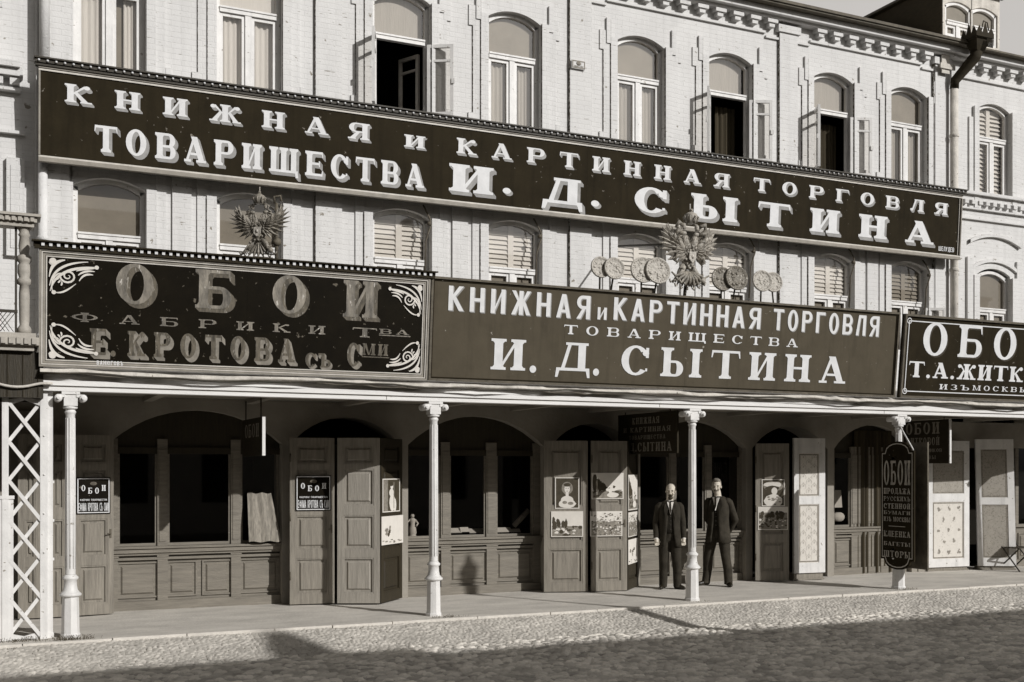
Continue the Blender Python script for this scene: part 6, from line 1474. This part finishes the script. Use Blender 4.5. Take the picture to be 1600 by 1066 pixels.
for s in (-1, 1):
    for k in range(5): m.tube([P2(s*0.22, 1.25-0.16*k, 0.04), P2(s*(0.34+0.02*(k % 2)), 1.30-0.17*k, 0.08), P2(s*0.38, 1.20-0.17*k, 0.05), P2(s*0.31, 1.16-0.17*k, 0.06)], [0.03, 0.034, 0.028, 0.015], 7)
part('scrollwork', m, M['emblem'], E2)
m = MB(); m.tube([P2(0, 0.02, -0.03), (x, -2.30, 4.46)], 0.025, 8); m.tube([P2(0, 0.9, -0.06), (x, -0.4, 5.6)], 0.018, 6); part('support_rod', m, M['dark_iron'], E2)
# ------------------------------------------------------------------ two shopmen
def fuse(name, mb, mat, parent, voxel=0.012, smooth=4, label=None):
    """join overlapping closed shapes into one continuous skin"""
    o = part(name, mb, mat, parent, label)
    r = o.modifiers.new('remesh', 'REMESH'); r.mode = 'VOXEL'; r.voxel_size = voxel; r.use_smooth_shade = True
    s = o.modifiers.new('smooth', 'SMOOTH'); s.iterations = smooth; s.factor = 0.5
    bpy.context.view_layer.update(); dg = bpy.context.evaluated_depsgraph_get()
    me = bpy.data.meshes.new_from_object(o.evaluated_get(dg)); o.modifiers.clear(); o.data = me
    return o
def ell_tube(m, pts, rad, n=14, mi=0):
    """tube with elliptic rings: rad=(across X, along Y), rings kept horizontal"""
    rows = [[Vector(p)+Vector((math.cos(2*math.pi*k/n)*r[0], math.sin(2*math.pi*k/n)*r[1], 0)) for k in range(n)] for p, r in zip(pts, rad)]
    m.grid(rows, mi, True, closed=True, caps=True)
def person(loc, rz, label, H, pose):
    root = thing('person', label, 'person', (0, 0, 0)); ORG[root] = (0, 0, 0)
    k = H/1.75
    S = lambda *p: tuple(Vector(p)*k)
    hd = pose['head']                         # head turn (deg about Z), tilt
    rh = Matrix.Rotation(R(hd[0]), 3, 'Z') @ Matrix.Rotation(R(hd[1]), 3, 'X')
    hc = Vector((pose['lean']*0.06, -0.02, 1.63)); h = lambda x, y, z: tuple((hc+rh @ Vector((x, y, z)))*k)
    # body: head, neck, arms ending in hands, legs - one continuous figure (mostly under the clothes)
    m = MB()
    hm = rh
    m.ball(h(0, 0.012, 0.030), 0.098*k, 16, 0, (0.80, 0.98, 0.95), hm); m.ball(h(0, -0.018, -0.055), 0.070*k, 14, 0, (0.84, 0.92, 1.05), hm); m.ball(h(0, -0.045, -0.095), 0.034*k, 10, 0, (1.1, 0.9, 0.8), hm)
    m.ball(h(0, -0.098, -0.028), 0.017*k, 8, 0, (0.75, 1.1, 1.3), hm); m.tube([h(0, -0.085, 0.02), h(0, -0.107, -0.03)], [0.009*k, 0.014*k], 8)
    m.ball(h(0, -0.072, 0.022), 0.03*k, 8, 0, (2.0, 0.6, 0.45), hm)
    for s in (-1, 1):
        m.ball(h(s*0.079, 0.015, -0.012), 0.030*k, 8, 0, (0.35, 0.7, 1.05), hm); m.ball(h(s*0.042, -0.062, -0.035), 0.026*k, 8, 0, (1, 0.8, 0.9), hm)
    m.tube([S(0, 0.015, 1.40), tuple((Vector((0, 0.01, 1.45))*0.5+hc*0.5)*k), h(0, 0.01, -0.04)], [0.062*k, 0.056*k, 0.054*k], 12)
    ell_tube(m, [S(pose['lean']*z*0.02, 0, z) for z in (0.86, 1.0, 1.15, 1.3, 1.40, 1.44)], [tuple(Vector(q)*k) for q in ((0.155, 0.105), (0.150, 0.10), (0.155, 0.105), (0.175, 0.11), (0.14, 0.085), (0.07, 0.06))])
    hands = []
    for s, (sh, el, wr, fin, curl) in zip((-1, 1), pose['arms']):
        m.tube([S(*sh), S(*el)], [0.052*k, 0.042*k], 10); m.tube([S(*el), S(*wr)], [0.042*k, 0.029*k], 10)
        d = (Vector(fin)-Vector(wr)).normalized(); side = d.cross(Vector((0, 1, 0))); side = (side if side.length > 0.2 else Vector((1, 0, 0))).normalized(); nn = d.cross(side).normalized()
        w = Vector(wr); P = lambda a, b, c: tuple((w+d*a+side*b+nn*c)*k)
        m.tube([P(-0.01, 0, 0), P(0.03, 0, 0), P(0.085, 0, 0.003)], [0.029*k, 0.036*k, 0.034*k], 8)
        for i, (off, ln) in enumerate(((-0.030, 0.062), (-0.010, 0.075), (0.010, 0.070), (0.029, 0.054))):
            m.tube([P(0.075, off, 0), P(0.080+ln*0.5, off*1.15, curl*0.4), P(0.080+ln*0.85, off*1.1, curl)], [0.0105*k, 0.0095*k, 0.008*k], 6)
        m.tube([P(0.02, -0.030*s, 0.004), P(0.06, -0.052*s, 0.012), P(0.095, -0.050*s, 0.02)], [0.014*k, 0.011*k, 0.009*k], 6)
    for hip, kn, an in pose['legs']:
        m.tube([S(*hip), S(*kn)], [0.07*k, 0.05*k], 10); m.tube([S(*kn), S(*an)], [0.05*k, 0.035*k], 10)
    fuse('body', m, M['skin'], root, 0.0065, 2)
    # face details, hair, moustache
    m = MB()
    for s in (-1, 1): m.ball(h(s*0.033, -0.083, 0.0), 0.0085*k, 8, 0, (1.3, 0.5, 0.7), hm); m.ball(h(s*0.034, -0.087, 0.026), 0.010*k, 8, 0, (2.0, 0.5, 0.4), hm)
    m.ball(h(0, -0.092, -0.072), 0.010*k, 8, 0, (2.2, 0.5, 0.35), hm)
    part('features', m, M['hair'], root)
    m = MB()
    if pose['hair'] == 'thin':
        m.ball(h(0, 0.045, 0.030), 0.094*k, 16, 0, (0.83, 0.84, 0.86), hm)
        for s in (-1, 1): m.ball(h(s*0.070, 0.0, 0.02), 0.03*k, 8, 0, (0.5, 1.0, 1.3), hm)
    else:
        m.ball(h(0, 0.026, 0.048), 0.099*k, 16, 0, (0.81, 0.92, 0.92), hm); m.ball(h(0.01, -0.045, 0.108), 0.045*k, 10, 0, (1.4, 0.9, 0.6), hm)
        for s in (-1, 1): m.ball(h(s*0.070, 0.012, 0.02), 0.028*k, 8, 0, (0.45, 1.0, 1.3), hm)
    part('hair', m, M['hair' if pose['hair'] == 'thin' else 'hairgrey'], root)
    m = MB(); m.tube([h(-0.040, -0.080, -0.066), h(-0.02, -0.101, -0.055), h(0, -0.104, -0.052), h(0.02, -0.101, -0.055), h(0.045, -0.080, -0.068)], [0.003*k] + [(0.012 if pose['beard'] else 0.0075)*k]*3 + [0.003*k], 8)
    if pose['beard']: m.ball(h(0, -0.062, -0.103), 0.042*k, 10, 0, (1.0, 0.8, 0.95), hm)
    part('moustache', m, M['hair'], root)
    # shirt front and collar
    m = MB(); ell_tube(m, [S(0, -0.005, 1.41), S(0, -0.005, 1.45), S(0, -0.008, 1.475)], [tuple(Vector(q)*k) for q in ((0.075, 0.07), (0.069, 0.066), (0.066, 0.064))])
    F = Frame(S(0, -0.125, 1.40), (1, 0, 0), (0, 0.25, 1)); m.prism(F, [(p[0]*k, p[1]*k) for p in ((0, -0.16), (0.055, 0.05), (-0.055, 0.05))], -0.03, 0.008*k); part('shirt', m, M['linen'], root)
    m = MB(); m.prism(F, [(p[0]*k, p[1]*k) for p in ((0, -0.15), (0.016, -0.09), (0.010, 0.035), (0.022, 0.05), (-0.022, 0.05), (-0.010, 0.035), (-0.016, -0.09))], 0.0085*k, 0.02*k); part('necktie', m, M['shoe'], root)
    # trousers
    m = MB()
    for hip, kn, an in pose['legs']:
        hip, kn, an = Vector(hip), Vector(kn), Vector(an)
        ell_tube(m, [tuple(p*k) for p in (hip+Vector((0, 0, 0.06)), hip, hip.lerp(kn, 0.5), kn, kn.lerp(an, 0.5)+Vector((0.006, 0.012, 0)), an+Vector((0, -0.01, 0.0)), an+Vector((0, -0.02, -0.045)))], [tuple(Vector(q)*k) for q in ((0.10, 0.105), (0.102, 0.112), (0.092, 0.098), (0.078, 0.083), (0.074, 0.082), (0.068, 0.082), (0.068, 0.09))])
    ell_tube(m, [S(0, 0, 0.80), S(0, 0, 0.90), S(0, 0, 1.02)], [tuple(Vector(q)*k) for q in ((0.165, 0.115), (0.175, 0.125), (0.162, 0.115))])
    fuse('trousers', m, M[pose['cloth']], root, 0.014, 3)
    m = MB()
    for (hip, kn, an), ft in zip(pose['legs'], pose['feet']):
        a = Vector(an); d = Vector((math.sin(R(ft)), -math.cos(R(ft)), 0))
        m.ball(tuple((Vector((a.x, a.y, 0.045))-d*0.03)*k), 0.045*k, 10, 0, (0.9, 0.95, 1.0)); m.tube([tuple((Vector((a.x, a.y, 0.047))-d*0.05)*k), tuple((Vector((a.x, a.y, 0.045))+d*0.06)*k), tuple((Vector((a.x, a.y, 0.035))+d*0.15)*k), tuple((Vector((a.x, a.y, 0.028))+d*0.195)*k)], [0.042*k, 0.044*k, 0.036*k, 0.018*k], 10)
        m.tube([tuple((Vector((a.x, a.y, 0.04)))*k), tuple((Vector((a.x, a.y, 0.10)))*k)], [0.045*k, 0.042*k], 10)
    fuse('shoes', m, M['shoe'], root, 0.01, 2)
    # waistcoat, then an open jacket with sleeves
    m = MB(); lx = pose['lean']*0.02
    ell_tube(m, [S(0, -0.004, z) for z in (0.93, 1.02, 1.15, 1.28, 1.38)], [tuple(Vector(q)*k) for q in ((0.168, 0.126), (0.163, 0.122), (0.166, 0.124), (0.178, 0.124), (0.12, 0.088))], 24)
    part('waistcoat', m, M['waist'], root)
    m = MB()
    for z in (1.0, 1.07, 1.14, 1.21): m.ball(S(0.004, -0.132, z), 0.008*k, 6)
    part('buttons', m, M['gold'], root)
    m = MB(); rows = []; op0, op1 = pose['open']
    prof = [(0.715, 0.212, 0.178), (0.83, 0.198, 0.166), (0.97, 0.180, 0.148), (1.10, 0.172, 0.140), (1.22, 0.182, 0.142), (1.33, 0.188, 0.138), (1.40, 0.172, 0.118), (1.445, 0.125, 0.092), (1.47, 0.084, 0.080)]
    for z, a, b in prof:
        f = (z-0.735)/0.735; o0 = op0*(1-0.75*f)+8*0; o1 = op1*(1-0.75*f); rr_ = []
        for i in range(29):
            t = R(-90+o1+(360-o1-o0)*i/28)
            rr_.append(Vector((a*math.cos(t), b*math.sin(t)*(1.0+0.05*math.sin(5*t)+0.05*(1-f)*math.sin(9*t+z*6)), z+0.016*math.sin(3*t)*(1-f)))*k)
        rows.append(rr_)
    m.grid(rows, 0, True)
    jk = part('jacket', m, M[pose['cloth']], root); so2 = jk.modifiers.new('thickness', 'SOLIDIFY'); so2.thickness = 0.016*k; so2.offset = -0.5
    m = MB()                                  # lapels
    for s, o in ((-1, op0), (1, op1)):
        t = R(-90+s*(o*0.45+4)); F = Frame(S(0, 0, 0)); 
        pts = [S(s*0.045, -0.098, 1.455), S(s*0.095, -0.128, 1.40), S(s*0.105, -0.142, 1.31), S(s*(0.05+o*0.0012), -0.150, 1.13), S(s*(0.045+o*0.0008), -0.150, 1.22), S(s*0.035, -0.140, 1.33)]
        m.face([pts[0], pts[1], pts[2], pts[5]] if s < 0 else [pts[5], pts[2], pts[1], pts[0]]); m.face([pts[2], pts[3], pts[4], pts[5]] if s < 0 else [pts[5], pts[4], pts[3], pts[2]])
    part('lapels', m, M[pose['cloth']], jk)
    for s, (sh, el, wr, fin, curl) in zip((-1, 1), pose['arms']):
        m = MB(); sh, el, wr = Vector(sh), Vector(el), Vector(wr)
        m.ball(tuple((sh+Vector((-s*0.02, 0, 0.0)))*k), 0.072*k, 12, 0, (1.0, 0.95, 0.95)); m.tube([tuple(q*k) for q in (sh, sh.lerp(el, 0.5), el, el.lerp(wr, 0.5), wr, wr+(wr-el).normalized()*0.012)], [0.069*k, 0.062*k, 0.056*k, 0.052*k, 0.045*k, 0.044*k], 12)
        fuse('sleeve', m, M[pose['cloth']], jk, 0.012, 2)
        c = MB(); dd = (wr-el).normalized(); c.tube([tuple((wr+dd*0.0)*k), tuple((wr+dd*0.028)*k)], 0.037*k, 12); part('cuff', c, M['linen'], jk)
    root.location = loc; root.rotation_euler = (0, 0, R(rz)); ORG[root] = loc
    return root
# image-left is -X of the figure's own frame when he faces the camera
mx, mz = at(1046, 918, -0.62)
person((mx, -0.62, 0.0), -26, 'bearded balding man in a dark open suit standing with arms at his sides', 1.73,
       dict(head=(-10, 8), lean=0.3, hair='thin', beard=True, cloth='cloth', open=(26, 22),
            arms=[((-0.170, 0.0, 1.385), (-0.222, 0.02, 1.10), (-0.228, -0.06, 0.855), (-0.215, -0.085, 0.76), 0.02), ((0.170, 0.0, 1.385), (0.224, 0.03, 1.10), (0.232, -0.03, 0.855), (0.226, -0.05, 0.76), 0.02)],
            legs=[((-0.085, 0, 0.86), (-0.10, -0.01, 0.47), (-0.105, 0.01, 0.08)), ((0.085, 0, 0.86), (0.115, -0.06, 0.47), (0.125, -0.03, 0.08))], feet=(-20, 34)))
mx2, mz2 = at(1122, 913, -0.52)
person((mx2, -0.52, 0.0), -52, 'grey-haired man in a dark suit with hands behind his back and feet apart', 1.80,
       dict(head=(12, 6), lean=-0.4, hair='grey', beard=False, cloth='cloth2', open=(20, 16),
            arms=[((-0.172, 0.01, 1.385), (-0.235, 0.12, 1.10), (-0.10, 0.19, 0.90), (-0.01, 0.20, 0.86), 0.015), ((0.172, 0.01, 1.385), (0.255, 0.13, 1.08), (0.12, 0.20, 0.88), (0.03, 0.215, 0.83), 0.015)],
            legs=[((-0.085, 0, 0.86), (-0.16, -0.02, 0.47), (-0.20, 0.0, 0.08)), ((0.085, 0, 0.86), (0.145, -0.05, 0.47), (0.185, -0.03, 0.08))], feet=(-28, 30)))
